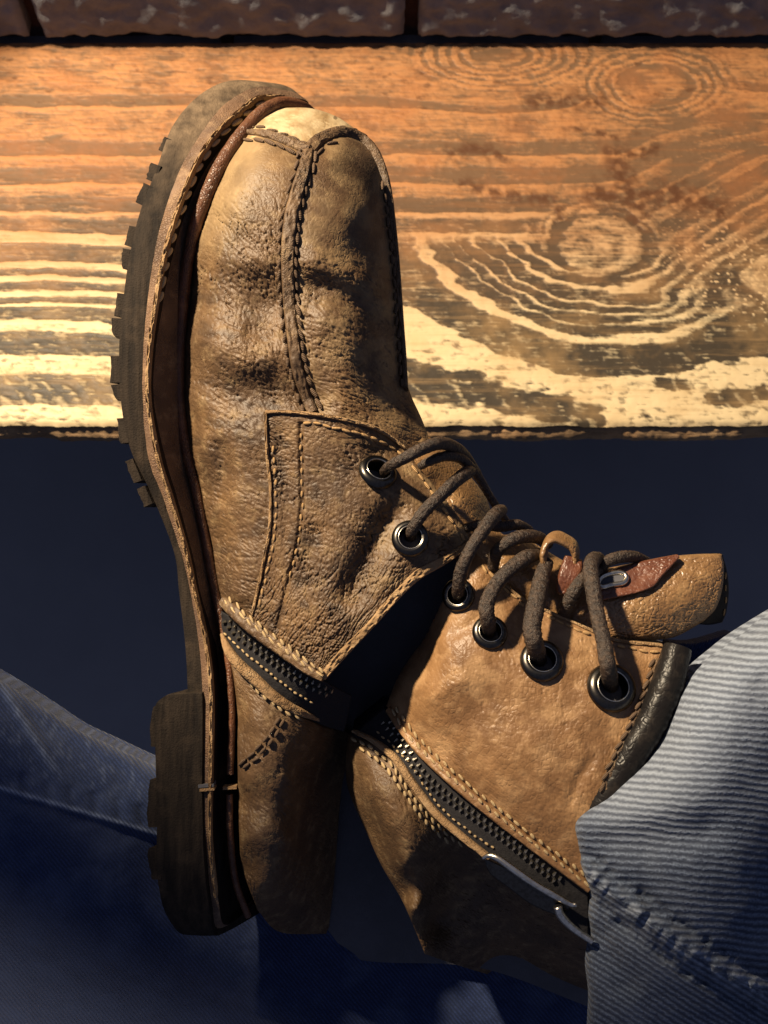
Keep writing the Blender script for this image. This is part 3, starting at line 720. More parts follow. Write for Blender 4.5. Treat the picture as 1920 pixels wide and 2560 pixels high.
ztape2 = tps([(972, 1785, 0), (1070, 1905, 95), (1171, 1992, 150), (1306, 2100, 195), (1450, 2210, 225), (890, 1838, -20), (940, 1862, 20), (989, 1905, 60), (1036, 1970, 85), (1090, 2038, 105), (1212, 2140, 160), (1330, 2240, 190), (1440, 2320, 205), (1003, 1855, 40), (1150, 2030, 140)])
patch('tape', [(960, 1770), (1015, 1840), (1070, 1902), (1171, 1990), (1306, 2098), (1470, 2225)], [(880, 1840), (940, 1866), (989, 1908), (1036, 1973), (1090, 2041), (1151, 2095), (1212, 2143), (1330, 2243), (1470, 2350)], [(960, 1770), (920, 1805), (880, 1840)], [(1470, 2225), (1472, 2290), (1470, 2350)], ztape2, M['tape'], zipper, 60, 180, 230, (3, 3, 3, 3), extra=lambda x, y: 2 * fbm(x / 18, y / 18, 2, 81))
def tooth_mesh():
    V, Fs = box_geo(-.5, .5, -.5, .5, -.5, .5); V = np.array(V)
    V[V[:, 2] > 0] *= (.75, .7, 1)
    V2, F2 = box_geo(-.18, .18, .3, .95, -.5, .35)
    V, Fs = join_geo([(V, Fs), (V2, F2)])
    me = new_mesh('tooth', V, Fs, False); me.materials.append(M['zipmetal']); return me
TM = tooth_mesh()
def teeth(z, path, pitch, size, parent):
    c = spline(path, 800); L = np.linalg.norm(np.diff(c, axis=0), axis=1).sum(); n = int(L / pitch)
    for k in range(n):
        i = int((k + .5) / n * 799); a, b = c[max(0, i - 5)], c[min(799, i + 5)]; d = (b - a) / np.linalg.norm(b - a)
        for s_ in (-1, 1):
            q = c[i] + d * (pitch * .25 * s_) + np.array([-d[1], d[0]]) * (-6.0 * s_)
            p, n_ = surf_frame(z, q[0], q[1], 5)
            X_ = Vector((d[0], -d[1], 0)); N_ = Vector(n_); X_ = (X_ - N_ * X_.dot(N_)).normalized(); Y_ = N_.cross(X_) * s_
            o = bpy.data.objects.new('tooth', TM); COL.objects.link(o); o.parent = parent
            m = Matrix((X_, Y_, N_)).transposed().to_4x4() @ Matrix.Diagonal((size[0] * S, size[1] * S, size[2] * S, 1))
            m.translation = Vector(p); o.matrix_local = m
teeth(ztape1, [(562, 1548), (600, 1590), (656, 1630), (739, 1690), (830, 1736)], 17, (6, 8, 8), zipper)
teeth(ztape2, [(962, 1800), (1003, 1855), (1043, 1920), (1090, 1968), (1151, 2015), (1205, 2053), (1273, 2102), (1340, 2157), (1400, 2205)], 18, (6, 8, 8), zipper)
stitches(ztape1, [(558, 1580), (614, 1634), (677, 1684), (739, 1732), (785, 1760)], M['thread'], zipper, 15, 9, 6, 3)
stitches(ztape2, [(938, 1828), (982, 1864), (1036, 1925), (1084, 1997), (1138, 2051), (1185, 2088), (1239, 2122)], M['thread'], zipper, 17, 9, 6, 3)
# lower trims
zlow1 = tps([(556, 1592, 12), (573, 1632, 60), (602, 1668, 85), (640, 1702, 95), (677, 1736, 98), (718, 1765, 90), (760, 1785, 70), (800, 1800, 20), (840, 1815, -50)])
low1 = [(557, 1590), (573, 1632), (602, 1668), (640, 1702), (677, 1736), (718, 1765), (760, 1784), (800, 1798)]
ribbon('zip_trim', on(zlow1, low1, 2), [10, 22, 26, 28, 26, 24, 18, 10], 9, M['suede'], boot, 110, 9, 5, 8)
low2 = [(884, 1828), (935, 1854), (989, 1899), (1036, 1966), (1090, 2035), (1151, 2089), (1212, 2137), (1290, 2200)]
zlow2 = lambda x, y: ztape2(x, y) + 10
ribbon('zip_trim', on(zlow2, low2, 0), [8, 16, 20, 20, 18, 16, 14], 9, M['suede'], boot, 110, 9, 5, 9)
# slider with its long pull
zpull = lambda x, y: ztape2(x, y) + 34
slider = link('zip_pull', new_mesh('zip_pull', *join_geo([
    tube_geo(on(zpull, [(1206, 2146), (1222, 2139), (1245, 2146), (1276, 2168), (1333, 2208), (1385, 2238), (1428, 2261), (1442, 2262)]), [4, 8, 9, 9, 8, 9, 8, 5], 70, 12),
    tube_geo(on(zpull, [(1394, 2266), (1400, 2285), (1421, 2310), (1450, 2333), (1482, 2354)], 8), [11, 10, 9, 8, 8], 40, 12)])), M['steel'], zipper)
patch('pull_plate', [(1212, 2146), (1276, 2176), (1333, 2214), (1428, 2264)], [(1225, 2185), (1275, 2222), (1330, 2262), (1395, 2290)], [(1212, 2146), (1215, 2165), (1225, 2185)], [(1428, 2264), (1415, 2280), (1395, 2290)], lambda x, y: zpull(x, y) - 9, M['gun'], zipper, 14, 40, 8, (2, 2, 2, 2))

# --- heel counter and ankle leather
zh = tps([(569, 1621, 20), (594, 1800, 15), (596, 2000, 10), (606, 2170, -15), (602, 1700, 62), (622, 1800, 84), (627, 1950, 88), (632, 2100, 74), (650, 2210, 25), (643, 2270, -60), (690, 1800, 100), (690, 1950, 98), (690, 2100, 76), (722, 1950, 84), (718, 2100, 52), (705, 2220, -20), (757, 1950, -10), (750, 2100, -60), (820, 1960, -150), (740, 1812, 84), (785, 1825, 30), (880, 1840, -230), (860, 2000, -260), (840, 2200, -330), (700, 2320, -190), (800, 2330, -320), (640, 1715, 84)], 1.0)
heel = patch('heel_counter', [(569, 1625), (602, 1676), (635, 1706), (677, 1744), (718, 1773), (800, 1812), (880, 1835)], [(643, 2275), (700, 2330), (820, 2335)], [(569, 1625), (581, 1679), (589, 1734), (594, 1796), (594, 1900), (598, 2087), (606, 2170), (643, 2275)], [(880, 1835), (868, 1900), (850, 2000), (835, 2200), (820, 2335)],
             zh, M['leather'], boot, 240, 80, deep(330), (12, 0, 3, 0), extra=lambda x, y: 5 * creases(x, y, 12, 24, .1, 31) + 1.8 * creases(x, y, 9, 9, .4, 32) + 4 * fbm(x / 60, y / 90, 3, 33))
stitches(zh, [(590, 1665), (640, 1722), (690, 1764), (752, 1800)], M['thread'], heel, 23, 18, 8, 5, .3); stitches(zh, [(598, 1652), (640, 1707), (690, 1750), (745, 1786)], M['thread'], heel, 23, 18, 8, 5, .3)
stitches(zh, [(700, 1790), (672, 1838), (640, 1876), (596, 1915)], M['thread_dark'], heel, 25, 22, 10, 5); stitches(zh, [(712, 1796), (684, 1846), (650, 1886), (604, 1923)], M['thread_dark'], heel, 25, 22, 9, 5)
za = tps([(881, 1835, -40), (864, 1923, -90), (874, 1984, -90), (915, 2078, -90), (955, 2166, -80), (1003, 2247, -70), (1060, 2378, -60), (905, 1900, 25), (930, 1980, 68), (972, 2060, 88), (1012, 2160, 70), (1042, 2270, 25), (960, 1900, 45), (1030, 1985, 92), (1062, 2060, 88), (1112, 2080, 50), (1110, 2180, -90), (1085, 2300, -150), (1072, 2130, 60), (1212, 2150, -80), (1330, 2250, -80), (1475, 2350, -90), (1165, 2150, -80), (1250, 2290, -190), (1400, 2390, -210), (1250, 2440, -430), (1400, 2480, -400), (1475, 2500, -380), (1180, 2320, -190)], 1.0)
ankle = patch('ankle_panel', [(870, 1836), (935, 1860), (989, 1904), (1036, 1971), (1090, 2040), (1151, 2094), (1212, 2142), (1330, 2242), (1480, 2352)], [(1062, 2385), (1150, 2415), (1250, 2445), (1480, 2510)], [(870, 1836), (864, 1923), (874, 1984), (915, 2078), (955, 2166), (1003, 2247), (1036, 2321), (1062, 2385)], [(1480, 2352), (1480, 2430), (1480, 2510)],
              za, M['leather'], boot, 180, 160, 26, (16, 0, 4, 0), extra=lambda x, y: 5 * creases(x, y, 12, 12, .3, 34) + 3 * fbm(x / 50, y / 50, 3, 35))
stitches(za, side(low2, 18), M['thread'], ankle, 22, 17, 8, 6, .3, end=.72); stitches(za, side(low2, 32), M['thread'], ankle, 22, 17, 8, 6, .3, start=.05, end=.66)
# folded gusset in the hollow of the ankle, and the body of the boot behind it
zg = tps([(600, 1560, -60), (1190, 1370, -40), (1200, 2330, -330), (690, 2330, -340), (850, 1750, -200), (900, 1950, -330), (820, 2100, -340), (1000, 1600, -120), (700, 1600, -90), (1000, 2200, -350)])
patch('gusset', [(600, 1560), (900, 1450), (1190, 1370), (1480, 1640)], [(690, 2330), (900, 2400), (1200, 2420), (1480, 2520)], [(600, 1560), (640, 1900), (690, 2330)], [(1480, 1640), (1490, 2000), (1480, 2520)], zg, M['lining'], boot, 60, 60, 260, (0, 0, 0, 0))

# --- shaft panel with four eyelets
zc = tps([(1185, 1370, 55), (1140, 1440, 100), (1145, 1487, 128), (1110, 1490, 108), (1103, 1509, 92), (1062, 1593, 50), (1002, 1680, 5), (969, 1767, 0), (1020, 1700, 70), (1100, 1600, 128), (1160, 1500, 132), (1205, 1425, 112), (1250, 1450, 102), (1316, 1500, 110), (1366, 1522, 115), (1477, 1570, 135), (1544, 1598, 140), (1660, 1612, 140), (1225, 1582, 168), (1355, 1648, 192), (1530, 1718, 212), (1640, 1680, 172), (1200, 1750, 192), (1350, 1800, 226), (1500, 1850, 240), (1070, 1800, 132), (1070, 1886, 112), (1171, 1977, 168), (1306, 2085, 212), (1455, 2195, 240), (1400, 2000, 250), (1250, 1900, 217)], 2.0)
def zcf(x, y): return zc(x, y) + 7 * fbm(x / 170, y / 150, 2, 45) + fold(x, y, [(1110, 1600), (1180, 1560), (1220, 1530)], -7, 16) + fold(x, y, [(1060, 1760), (1110, 1720), (1180, 1690)], 5, 22) + fold(x, y, [(1490, 1880), (1440, 1960), (1420, 2030)], -5, 14)
shaft = patch('shaft_panel', [(1185, 1372), (1202, 1392), (1250, 1448), (1316, 1504), (1366, 1526), (1477, 1574), (1544, 1600), (1660, 1614)], [(965, 1765), (1015, 1828), (1070, 1886), (1171, 1977), (1306, 2085), (1480, 2212)], [(1185, 1372), (1140, 1440), (1103, 1509), (1062, 1593), (1002, 1680), (965, 1765)], [(1660, 1614), (1600, 1760), (1530, 1960), (1480, 2212)],
              zcf, M['tan'], boot, 220, 230, 18, (26, 0, 7, 4), holes=[(x, y, r * .72) for x, y, r, k in EY if k == 'c'],
              extra=lambda x, y: 2.6 * creases(x, y, 26, 16, .8, 41) * (.3 + .7 * smooth(-.1, .3, fbm(x / 90, y / 90, 2, 42))) + 1.5 * creases(x, y, 10, 8, .2, 43) + 3 * fbm(x / 70, y / 70, 3, 44),
              attrs={'wear_highlight': lambda x, y: .40 * smooth(.0, .35, fbm(x / 90, y / 80, 3, 46)), 'soil': lambda x, y: .28 * smooth(.05, .35, fbm(x / 55, y / 60, 4, 47)) * smooth(1600, 1900, y)}, ragged=1.5)
ribbon('cut_edge', on(zcf, [(1190, 1380), (1250, 1449), (1316, 1505), (1366, 1527), (1477, 1575), (1544, 1601), (1655, 1614)], 0), 8, 5, M['suede'], shaft, 100, 7, 4, 10)
for q in ([(1204, 1412), (1255, 1465), (1312, 1518)], [(1366, 1540), (1420, 1563), (1477, 1588)], [(1540, 1612), (1600, 1626), (1650, 1632)]):
    stitches(zcf, q, M['thread_brown'], shaft, 24, 21, 8, 1)
tr2p = [(972, 1775), (1015, 1836), (1070, 1896), (1171, 1986), (1306, 2093), (1400, 2165), (1475, 2222)]
tr2 = ribbon('zip_trim', on(zc, tr2p, 3), [18, 24, 26, 26, 24, 22], 8, M['tan'], boot, 140, 9, 4, 11)
stitches(zc, side(tr2p, -19), M['thread'], tr2, 25, 18, 7, 4, .25); stitches(zc, side(tr2p, -5), M['thread'], tr2, 25, 18, 7, 10, .25)

# --- eyelets
def eyelet(x, y, r, zfn):
    p, n = surf_frame(zfn, x, y, 4)
    prof = [(.58, -40), (.58, 3), (.60, 7), (.64, 9.5), (.70, 10.5), (.78, 10), (.90, 7), (.98, 2), (1.0, -4)]
    seg = 40; V = []; a = np.linspace(0, 2 * np.pi, seg, endpoint=False)
    for rr, h in prof: V += [(rr * r * S * math.cos(q), rr * r * S * math.sin(q), h * S * r / 48) for q in a]
    m = len(prof)
    f = [[i * seg + j, i * seg + (j + 1) % seg, (i + 1) * seg + (j + 1) % seg, (i + 1) * seg + j][::-1] for i in range(m - 1) for j in range(seg)]
    o = link('eyelet', new_mesh('eyelet', V, f, True, 75), M['gun'], boot)
    Z_ = Vector(n); X_ = Vector((0, 1, 0)).cross(Z_).normalized(); Y_ = Z_.cross(X_)
    mt = Matrix((X_, Y_, Z_)).transposed().to_4x4(); mt.translation = Vector(p); o.matrix_local = mt
    # thin bright inner lip and the dark barrel bottom
    V = []; f = []; ns = 8
    for i in range(seg):
        for j in range(ns):
            b = 2 * math.pi * j / ns; rr = .625 * r + .03 * r * math.cos(b)
            V.append((rr * S * math.cos(a[i]), rr * S * math.sin(a[i]), (9.2 * r / 48 + .035 * r * math.sin(b)) * S))
    f = [[i * ns + j, ((i + 1) % seg) * ns + j, ((i + 1) % seg) * ns + (j + 1) % ns, i * ns + (j + 1) % ns] for i in range(seg) for j in range(ns)]
    link('rim', new_mesh('rim', V, f), M['steel'], o)
    V = [(.6 * r * S * math.cos(q), .6 * r * S * math.sin(q), -32 * S) for q in a]
    link('lining', new_mesh('lining', V, [list(range(seg))], False), M['lining'], o)
for x, y, r, k in EY: eyelet(x, y, r, zb if k == 'b' else zcf)

# --- tongue
zt = tps([(1000, 1110, 60), (1090, 1240, 70), (1180, 1390, 60), (1300, 1510, 75), (1420, 1590, 90), (1088, 1098, -30), (1160, 1172, -35), (1213, 1243, -40), (1236, 1300, -40), (1300, 1335, -20), (1380, 1400, -10), (1450, 1430, 0), (1080, 1150, 55), (1150, 1250, 60), (1190, 1310, 45), (1260, 1390, 70), (1330, 1440, 80), (1400, 1500, 95)], 1.0)
patch('tongue', [(985, 1090), (1040, 1085), (1088, 1098)], [(1420, 1600), (1440, 1520), (1462, 1432)], [(985, 1090), (1080, 1240), (1170, 1390), (1290, 1515), (1420, 1600)], [(1088, 1098), (1160, 1172), (1213, 1240), (1232, 1290), (1256, 1335), (1300, 1338), (1380, 1385), (1462, 1432)],
      zt, M['tongue'], boot, 160, 60, 60, (0, 22, 0, 0), extra=lambda x, y: 2.2 * creases(x, y, 16, 12, .5, 51) + 4 * fbm(x / 50, y / 50, 3, 52))
zu = tps([(1440, 1445, 50), (1582, 1412, 40), (1693, 1391, 36), (1804, 1385, 34), (1812, 1440, 48), (1799, 1500, 58), (1760, 1551, 62), (1400, 1570, 92), (1480, 1602, 108), (1555, 1600, 112), (1640, 1600, 100), (1693, 1590, 84), (1500, 1500, 100), (1600, 1490, 104), (1700, 1470, 92), (1770, 1440, 68), (1740, 1520, 84), (1600, 1550, 118), (1700, 1420, 62)], 1.0)
tongue2 = patch('tongue_top', [(1430, 1440), (1582, 1410), (1693, 1391), (1750, 1386), (1804, 1385)], [(1395, 1575), (1480, 1604), (1555, 1602), (1640, 1600), (1693, 1590), (1760, 1553)], [(1430, 1440), (1405, 1500), (1395, 1575)], [(1804, 1385), (1810, 1420), (1806, 1470), (1790, 1520), (1760, 1553)],
      zu, M['tongue'], boot, 120, 180, 34, (0, 10, 9, 20), extra=lambda x, y: 3.6 * creases(x, y, 17, 12, .2, 53) + 3 * fbm(x / 40, y / 40, 3, 54) + 3 * creases(x, y, 40, 14, -.3, 55) * smooth(1540, 1580, y),
      attrs={'wear_highlight': lambda x, y: .2 * smooth(0, .3, fbm(x / 50, y / 40, 3, 56)), 'soil': ZERO})
tongue_lin = patch('tongue_lining', [(1790, 1384), (1800, 1384), (1806, 1385)], [(1740, 1560), (1775, 1562), (1806, 1556)], [(1790, 1384), (1780, 1470), (1740, 1560)], [(1806, 1385), (1818, 1430), (1822, 1480), (1816, 1530), (1806, 1556)], lambda x, y: 8 - .3 * (x - 1790), M['black'], boot, 60, 20, 40, (4, 4, 4, 4), extra=lambda x, y: 2 * fbm(x / 20, y / 20, 2, 57))
stitches(lambda x, y: 8 - .3 * (x - 1790), [(1806, 1395), (1814, 1440), (1815, 1500), (1806, 1545)], M['thread_brown'], tongue_lin, 26, 16, 5, 2)
# red-brown tab with its metal slot
zr = lambda x, y: zu(x, y) + 20 + 12 * smooth(1470, 1400, y)
tab = patch('lace_tab', [(1497, 1440), (1540, 1420), (1582, 1408), (1640, 1396), (1693, 1386)], [(1497, 1503), (1560, 1490), (1627, 1470), (1660, 1436), (1699, 1394)], [(1497, 1440), (1494, 1470), (1497, 1503)], [(1693, 1386), (1697, 1389), (1699, 1394)], zr, M['red'], boot, 50, 90, 14, (5, 2, 5, 6), extra=lambda x, y: 2.5 * creases(x, y, 14, 10, .2, 58) + 3 * fbm(x / 30, y / 30, 3, 59))
tube('slot_ring', on(zr, [(1502, 1446), (1520, 1436), (1545, 1431), (1562, 1436), (1566, 1448), (1556, 1458), (1530, 1462), (1506, 1468), (1496, 1460)], 6), 6.5, M['steel'], tab, n=60, seg=10, closed=True)
patch('slot', [(1504, 1448), (1530, 1438), (1560, 1438)], [(1504, 1464), (1530, 1460), (1560, 1454)], [(1504, 1448), (1503, 1456), (1504, 1464)], [(1560, 1438), (1562, 1446), (1560, 1454)], lambda x, y: zr(x, y) + 6, M['lining'], tab, 8, 16, 6, (1, 1, 1, 1))
# leather loop that holds the lace and the red flap beside it
def band(name, path, wid, thick, mat, n=60, label=None):
    c = tp(spline(path, n)); t = np.gradient(c, axis=0); t /= np.linalg.norm(t, axis=1)[:, None]
    ax = np.array([-.25, -.35, .9]); ax /= np.linalg.norm(ax)
    nn = np.cross(t, ax); nn /= np.linalg.norm(nn, axis=1)[:, None] + 1e-9
    seg = 16; a = np.linspace(0, 2 * np.pi, seg, endpoint=False)
    V = c[:, None] + np.sign(np.cos(a))[None, :, None] * (np.abs(np.cos(a)) ** .5)[None, :, None] * ax * wid / 2 * S + (np.sin(a))[None, :, None] * nn[:, None] * thick / 2 * S
    ii, jj = np.meshgrid(np.arange(n), np.arange(seg), indexing='ij')
    V = V * (1 + 0 * ii[..., None]) + (fbm(ii * .2, jj * .3, 3, 60) * 3 * S)[..., None] * np.array([.5, .5, .5])
    i, j = np.meshgrid(np.arange(n - 1), np.arange(seg), indexing='ij')
    f = np.stack([i * seg + j, i * seg + (j + 1) % seg, (i + 1) * seg + (j + 1) % seg, (i + 1) * seg + j], -1).reshape(-1, 4).tolist()
    f.append(list(range(seg))[::-1]); f.append([(n - 1) * seg + q for q in range(seg)])
    return link(name, new_mesh(name, V.reshape(-1, 3), f, True, 60), mat, boot, label)
band('tongue_loop', [(1362, 1412, 110), (1360, 1378, 115), (1370, 1352, 112), (1390, 1342, 108), (1412, 1350, 104), (1432, 1364, 100), (1440, 1388, 95), (1434, 1415, 90)], 62, 17, M['tongue'])
zfl = tps([(1412, 1395, 118), (1450, 1396, 112), (1392, 1470, 128), (1420, 1485, 132), (1440, 1440, 138), (1405, 1440, 134)])
patch('red_flap', [(1412, 1388), (1432, 1392), (1456, 1400)], [(1392, 1482), (1408, 1490), (1424, 1480)], [(1412, 1388), (1398, 1430), (1390, 1460), (1392, 1482)], [(1456, 1400), (1456, 1425), (1440, 1455), (1424, 1480)], zfl, M['red'], boot, 50, 30, 12, (8, 8, 4, 8), extra=lambda x, y: 3 * creases(x, y, 18, 12, 1.2, 61))
# --- lace strands
LR = 18
strands = [
    ([(958, 1182, 140), (975, 1165, 186), (1010, 1146, 215), (1058, 1121, 200), (1100, 1108, 165), (1135, 1118, 105), (1162, 1138, 40), (1195, 1185, -30)], [13, 15, 17, 18, 18, 17, 15, 13]),
    ([(1050, 1166, 150), (1072, 1154, 166), (1110, 1141, 140), (1150, 1146, 95), (1190, 1184, 50), (1224, 1240, 15), (1252, 1283, 0), (1268, 1306, -20)], [11, 14, 15, 15, 14, 12, 12, 11]),
    ([(1026, 1352, 120), (1029, 1330, 186), (1055, 1286, 205), (1100, 1240, 185), (1145, 1198, 140), (1170, 1180, 95), (1182, 1178, 40)], [15, 17, 18, 18, 19, 19, 15]),
    ([(1147, 1497, 90), (1146, 1474, 158), (1154, 1424, 185), (1180, 1368, 185), (1218, 1312, 150), (1243, 1282, 105), (1256, 1275, 50)], [16, 18, 19, 18, 19, 20, 16]),
    ([(1165, 1320, 95), (1200, 1312, 110), (1250, 1316, 80), (1294, 1312, 50), (1326, 1326, 10)], [13, 15, 16, 15, 12]),
    ([(1232, 1420, 100), (1242, 1380, 128), (1275, 1352, 135), (1311, 1341, 115), (1346, 1344, 80), (1372, 1362, 40)], [16, 18, 19, 19, 18, 15]),
    ([(1224, 1588, 120), (1221, 1556, 205), (1217, 1513, 215), (1240, 1462, 190), (1282, 1418, 160), (1320, 1392, 130), (1350, 1384, 85)], [17, 20, 22, 20, 21, 22, 16]),
    ([(1352, 1658, 150), (1338, 1614, 235), (1330, 1568, 235), (1343, 1496, 195), (1355, 1440, 150), (1366, 1405, 110)], [18, 24, 25, 25, 23, 20]),
    ([(1530, 1726, 160), (1521, 1674, 262), (1510, 1607, 245), (1494, 1540, 205), (1482, 1468, 175), (1477, 1418, 140), (1484, 1398, 110), (1498, 1398, 70), (1506, 1420, 30)], [19, 22, 22, 21, 21, 22, 22, 20, 16]),
    ([(1504, 1420, 80), (1520, 1402, 92), (1550, 1393, 85), (1585, 1392, 60), (1618, 1404, 20)], [15, 17, 17, 16, 13]),
    ([(1406, 1548, 105), (1418, 1512, 135), (1440, 1470, 145), (1470, 1436, 120), (1500, 1425, 80)], [17, 19, 19, 17, 14])]
for i, (p, r) in enumerate(strands):
    tube('shoelace', p, np.array(r) * .86, M['lace'], boot, n=140, seg=18, rough=.09, seed=90 + i, flat=.92)

# --- rolled black collar and the sock inside it
tube('collar', [(1694, 1618, 190), (1672, 1700, 210), (1636, 1790, 225), (1590, 1870, 235), (1545, 1945, 240), (1500, 2030, 240), (1480, 2120, 230)], [32, 38, 38, 37, 35, 34, 34], M['black'], boot, n=80, seg=22, rough=.05, seed=70)
zk = lambda x, y: zcf(x, y)
col_st = [(1644, 1648), (1628, 1706), (1598, 1782), (1560, 1862), (1528, 1930), (1512, 1985)]
cb = ribbon('collar_seam', on(zk, col_st, 4), [14, 18, 20, 20], 7, M['strip'], boot, 100, 9, 5, 12)
stitches(zk, side(col_st, 10), M['thread_dark'], cb, 27, 24, 10, 10, .3); stitches(zk, side(col_st, -10), M['thread_brown'], cb, 27, 20, 8, 8, .3)
zin = tps([(1560, 1600, 60), (1700, 1600, 20), (1830, 1560, -60), (1600, 1900, 80), (1850, 1900, 0), (1700, 1750, 60)])
patch('shaft_lining', [(1545, 1600), (1650, 1612), (1725, 1632)], [(1560, 2050), (1700, 2050), (1850, 2050)], [(1545, 1600), (1550, 1800), (1560, 2050)], [(1725, 1632), (1780, 1800), (1850, 2050)], zin, M['lining'], boot, 30, 30, 200, (6, 6, 6, 6))

# --- sole: outsole, midsole with welt, heel block, lugs, rand
KEY = np.array([  # bottom x,y   welt outer x,y   welt inner x,y   z
    (500, 2330, 535, 2320, 575, 2310, -60), (480, 2230, 518, 2235, 544, 2240, 15), (472, 2087, 506, 2087, 530, 2087, 40), (470, 1900, 506, 1900, 532, 1900, 45), (469, 1727, 506, 1727, 533, 1730, 40), (462, 1600, 496, 1600, 518, 1598, 35), (448, 1484, 476, 1480, 490, 1475, 32), (435, 1380, 452, 1380, 470, 1380, 35), (380, 1238, 405, 1238, 429, 1238, 45), (325, 1120, 370, 1140, 400, 1146, 55), (302, 1000, 357, 1000, 375, 1000, 65), (298, 870, 358, 880, 378, 880, 68), (306, 770, 367, 770, 392, 770, 64), (322, 650, 383, 650, 413, 650, 52), (350, 530, 408, 540, 443, 540, 30), (392, 420, 452, 420, 492, 415, -5), (430, 318, 505, 330, 546, 332, -60), (490, 245, 560, 262, 597, 285, -130), (561, 205, 629, 221, 652, 245, -210), (640, 203, 690, 221, 714, 243, -290), (720, 225, 752, 247, 772, 262, -360)], float)
WID = {1: 420, 2: 440, 3: 440, 4: 430, 5: 410, 6: 400, 7: 420, 8: 480, 9: 560, 10: 640, 11: 680, 12: 680, 13: 640, 14: 560, 15: 460, 16: 320, 17: 200}
def ring(col, dz, keys, nn=260, inset=0):
    med = tp(np.column_stack([KEY[keys, col], KEY[keys, col + 1], KEY[keys, 6] + dz]))
    lat = [med[keys.index(k)] + SV * WID[k] * S for k in reversed(keys) if k in WID]
    pts = np.vstack([med, lat])
    if inset:
        c = pts.mean(0); d = pts - c; d /= np.linalg.norm(d, axis=1)[:, None]; pts = pts - d * inset * S
    return spline(pts, nn, True)
def solid(name, rings, mat, parent, label=None, sharp=35):
    n = len(rings[0]); V = np.vstack(rings + [rings[0].mean(0)[None], rings[-1].mean(0)[None]]); f = []
    a = np.arange(n); b = (a + 1) % n
    for k in range(len(rings) - 1): f += np.stack([k * n + a, k * n + b, (k + 1) * n + b, (k + 1) * n + a], -1).tolist()
    o = len(rings) * n
    f += np.stack([a, np.full(n, o), b], -1).tolist(); o2 = (len(rings) - 1) * n
    f += np.stack([o2 + a, o2 + b, np.full(n, o + 1)], -1).tolist()
    me = new_mesh(name, V, f, True, sharp)
    if name == 'outsole':
        yy = np.asarray(V)[:, 1] / S; attr(me, 'toe_light', .7 * smooth(780, 1040, yy + 90 * fbm(np.arange(len(V)) * .05, yy / 80, 3, 74)))  # tan on the sole's toe is lamp light painted into the rubber
    return link(name, me, mat, parent, label)
KS = list(range(len(KEY)))
def lerp_rings(a, b, ts, bulge, seed, amp=1.2):
    out = []
    for t in ts:
        r = a * (1 - t) + b * t; c = r.mean(0); d = r - c; d /= np.linalg.norm(d, axis=1)[:, None]
        nz = fbm(np.arange(len(r)) * .3, np.full(len(r), t * 5), 3, seed) * amp
        out.append(r + d * ((bulge * math.sin(math.pi * t) + nz) * S)[:, None])
    return out
NR = 420
rb, rw, ri = ring(0, -8, KS, NR), ring(2, 0, KS, NR), ring(4, 10, KS, NR)
outsole = solid('outsole', lerp_rings(rb, rw, (0, .04, .3, .6, .9, 1), 4, 65), M['rubber'], boot)
# the welt: from its outer line over the edge to the inner line, then the ledge under the upper
front_keys = [k for k in KS if KEY[k, 1] < 1990]
def welt_rings(keys, seed):
    W_, I_ = ring(2, 3, keys, NR), ring(4, 12, keys, NR)
    inn = ring(4, 12, keys, NR) + np.array([8., 0, -85.]) * S
    g_ = lerp_rings(W_, I_, (0, .1, .35, .7, .92, 1), 3, seed, 3.0)
    return g_ + [inn + UPV * (-4 * S)]
heel_fix = KEY.copy()
mid = solid('welt', welt_rings(KS, 66), M['welt'], boot)
mid.data.materials.append(M['ledge'])
for pl in mid.data.polygons[5 * NR:6 * NR]: pl.material_index = 1
# joint where the heel piece of the welt begins
jv, jf = box_geo(-.5, .5, -.5, .5, -.5, .5)
for q, sz, mat, nm in (((518, 1960, 44), (38, 7, 40), M['lining'], 'heel_joint'), ((520, 1970, 48), (36, 6, 36), M['suede'], 'heel_joint_lip'), ((576, 1967, 16), (34, 7, 26), M['suede'], 'rand_joint')):
    o = link(nm, new_mesh(nm, np.array(jv) * np.array(sz) * S, jf, False), mat, mid)
    o.location = Vector(tp(np.array(q, float)))
    o.rotation_euler = (0, 0, R(4))
# fuzzy inner lip of the welt
lipk = KEY[1:20]
ribbon('welt_lip', np.column_stack([lipk[:, 4] - 5, lipk[:, 5], lipk[:, 6] + 13]), [10, 12, 12, 12, 10], 7, M['suede'], mid, 420, 7, 11, 13)
# stitches along the welt at the toe
wz = tps(np.column_stack([lipk[:, 4], lipk[:, 5], lipk[:, 6]]))
stitches(wz, [(398, 760), (419, 650), (449, 545), (498, 422), (550, 345), (604, 296), (656, 261), (708, 250)], M['thread'], mid, 36, 28, 13, 2, .25)
# rand
RANDP = [(790, 290, -320), (758, 268, -245), (707, 258, -185), (657, 280, -118), (605, 334, -58), (553, 410, -18), (522, 476, -6), (491, 558, -10), (470, 650, -18), (457, 750, -24), (450, 854, -28), (448, 960, -32), (453, 1040, -34), (463, 1110, -36), (490, 1230, -34), (517, 1370, -30), (540, 1490, -22), (558, 1580, -8), (573, 1680, 8), (579, 1800, 14), (575, 1935, 14)]
tube('rand', RANDP, [12, 16, 18, 18, 18, 18, 17, 16, 16, 16, 15, 14, 14, 12, 12, 12, 11, 10, 9, 9, 9], M['rand'], boot, n=260, seg=14, rough=.06, seed=72)
tube('rand', [(574, 1985, 14), (575, 2080, 10), (588, 2200, -20), (620, 2290, -70)], 9, M['rand'], boot, n=60, seg=12, rough=.05, seed=73)
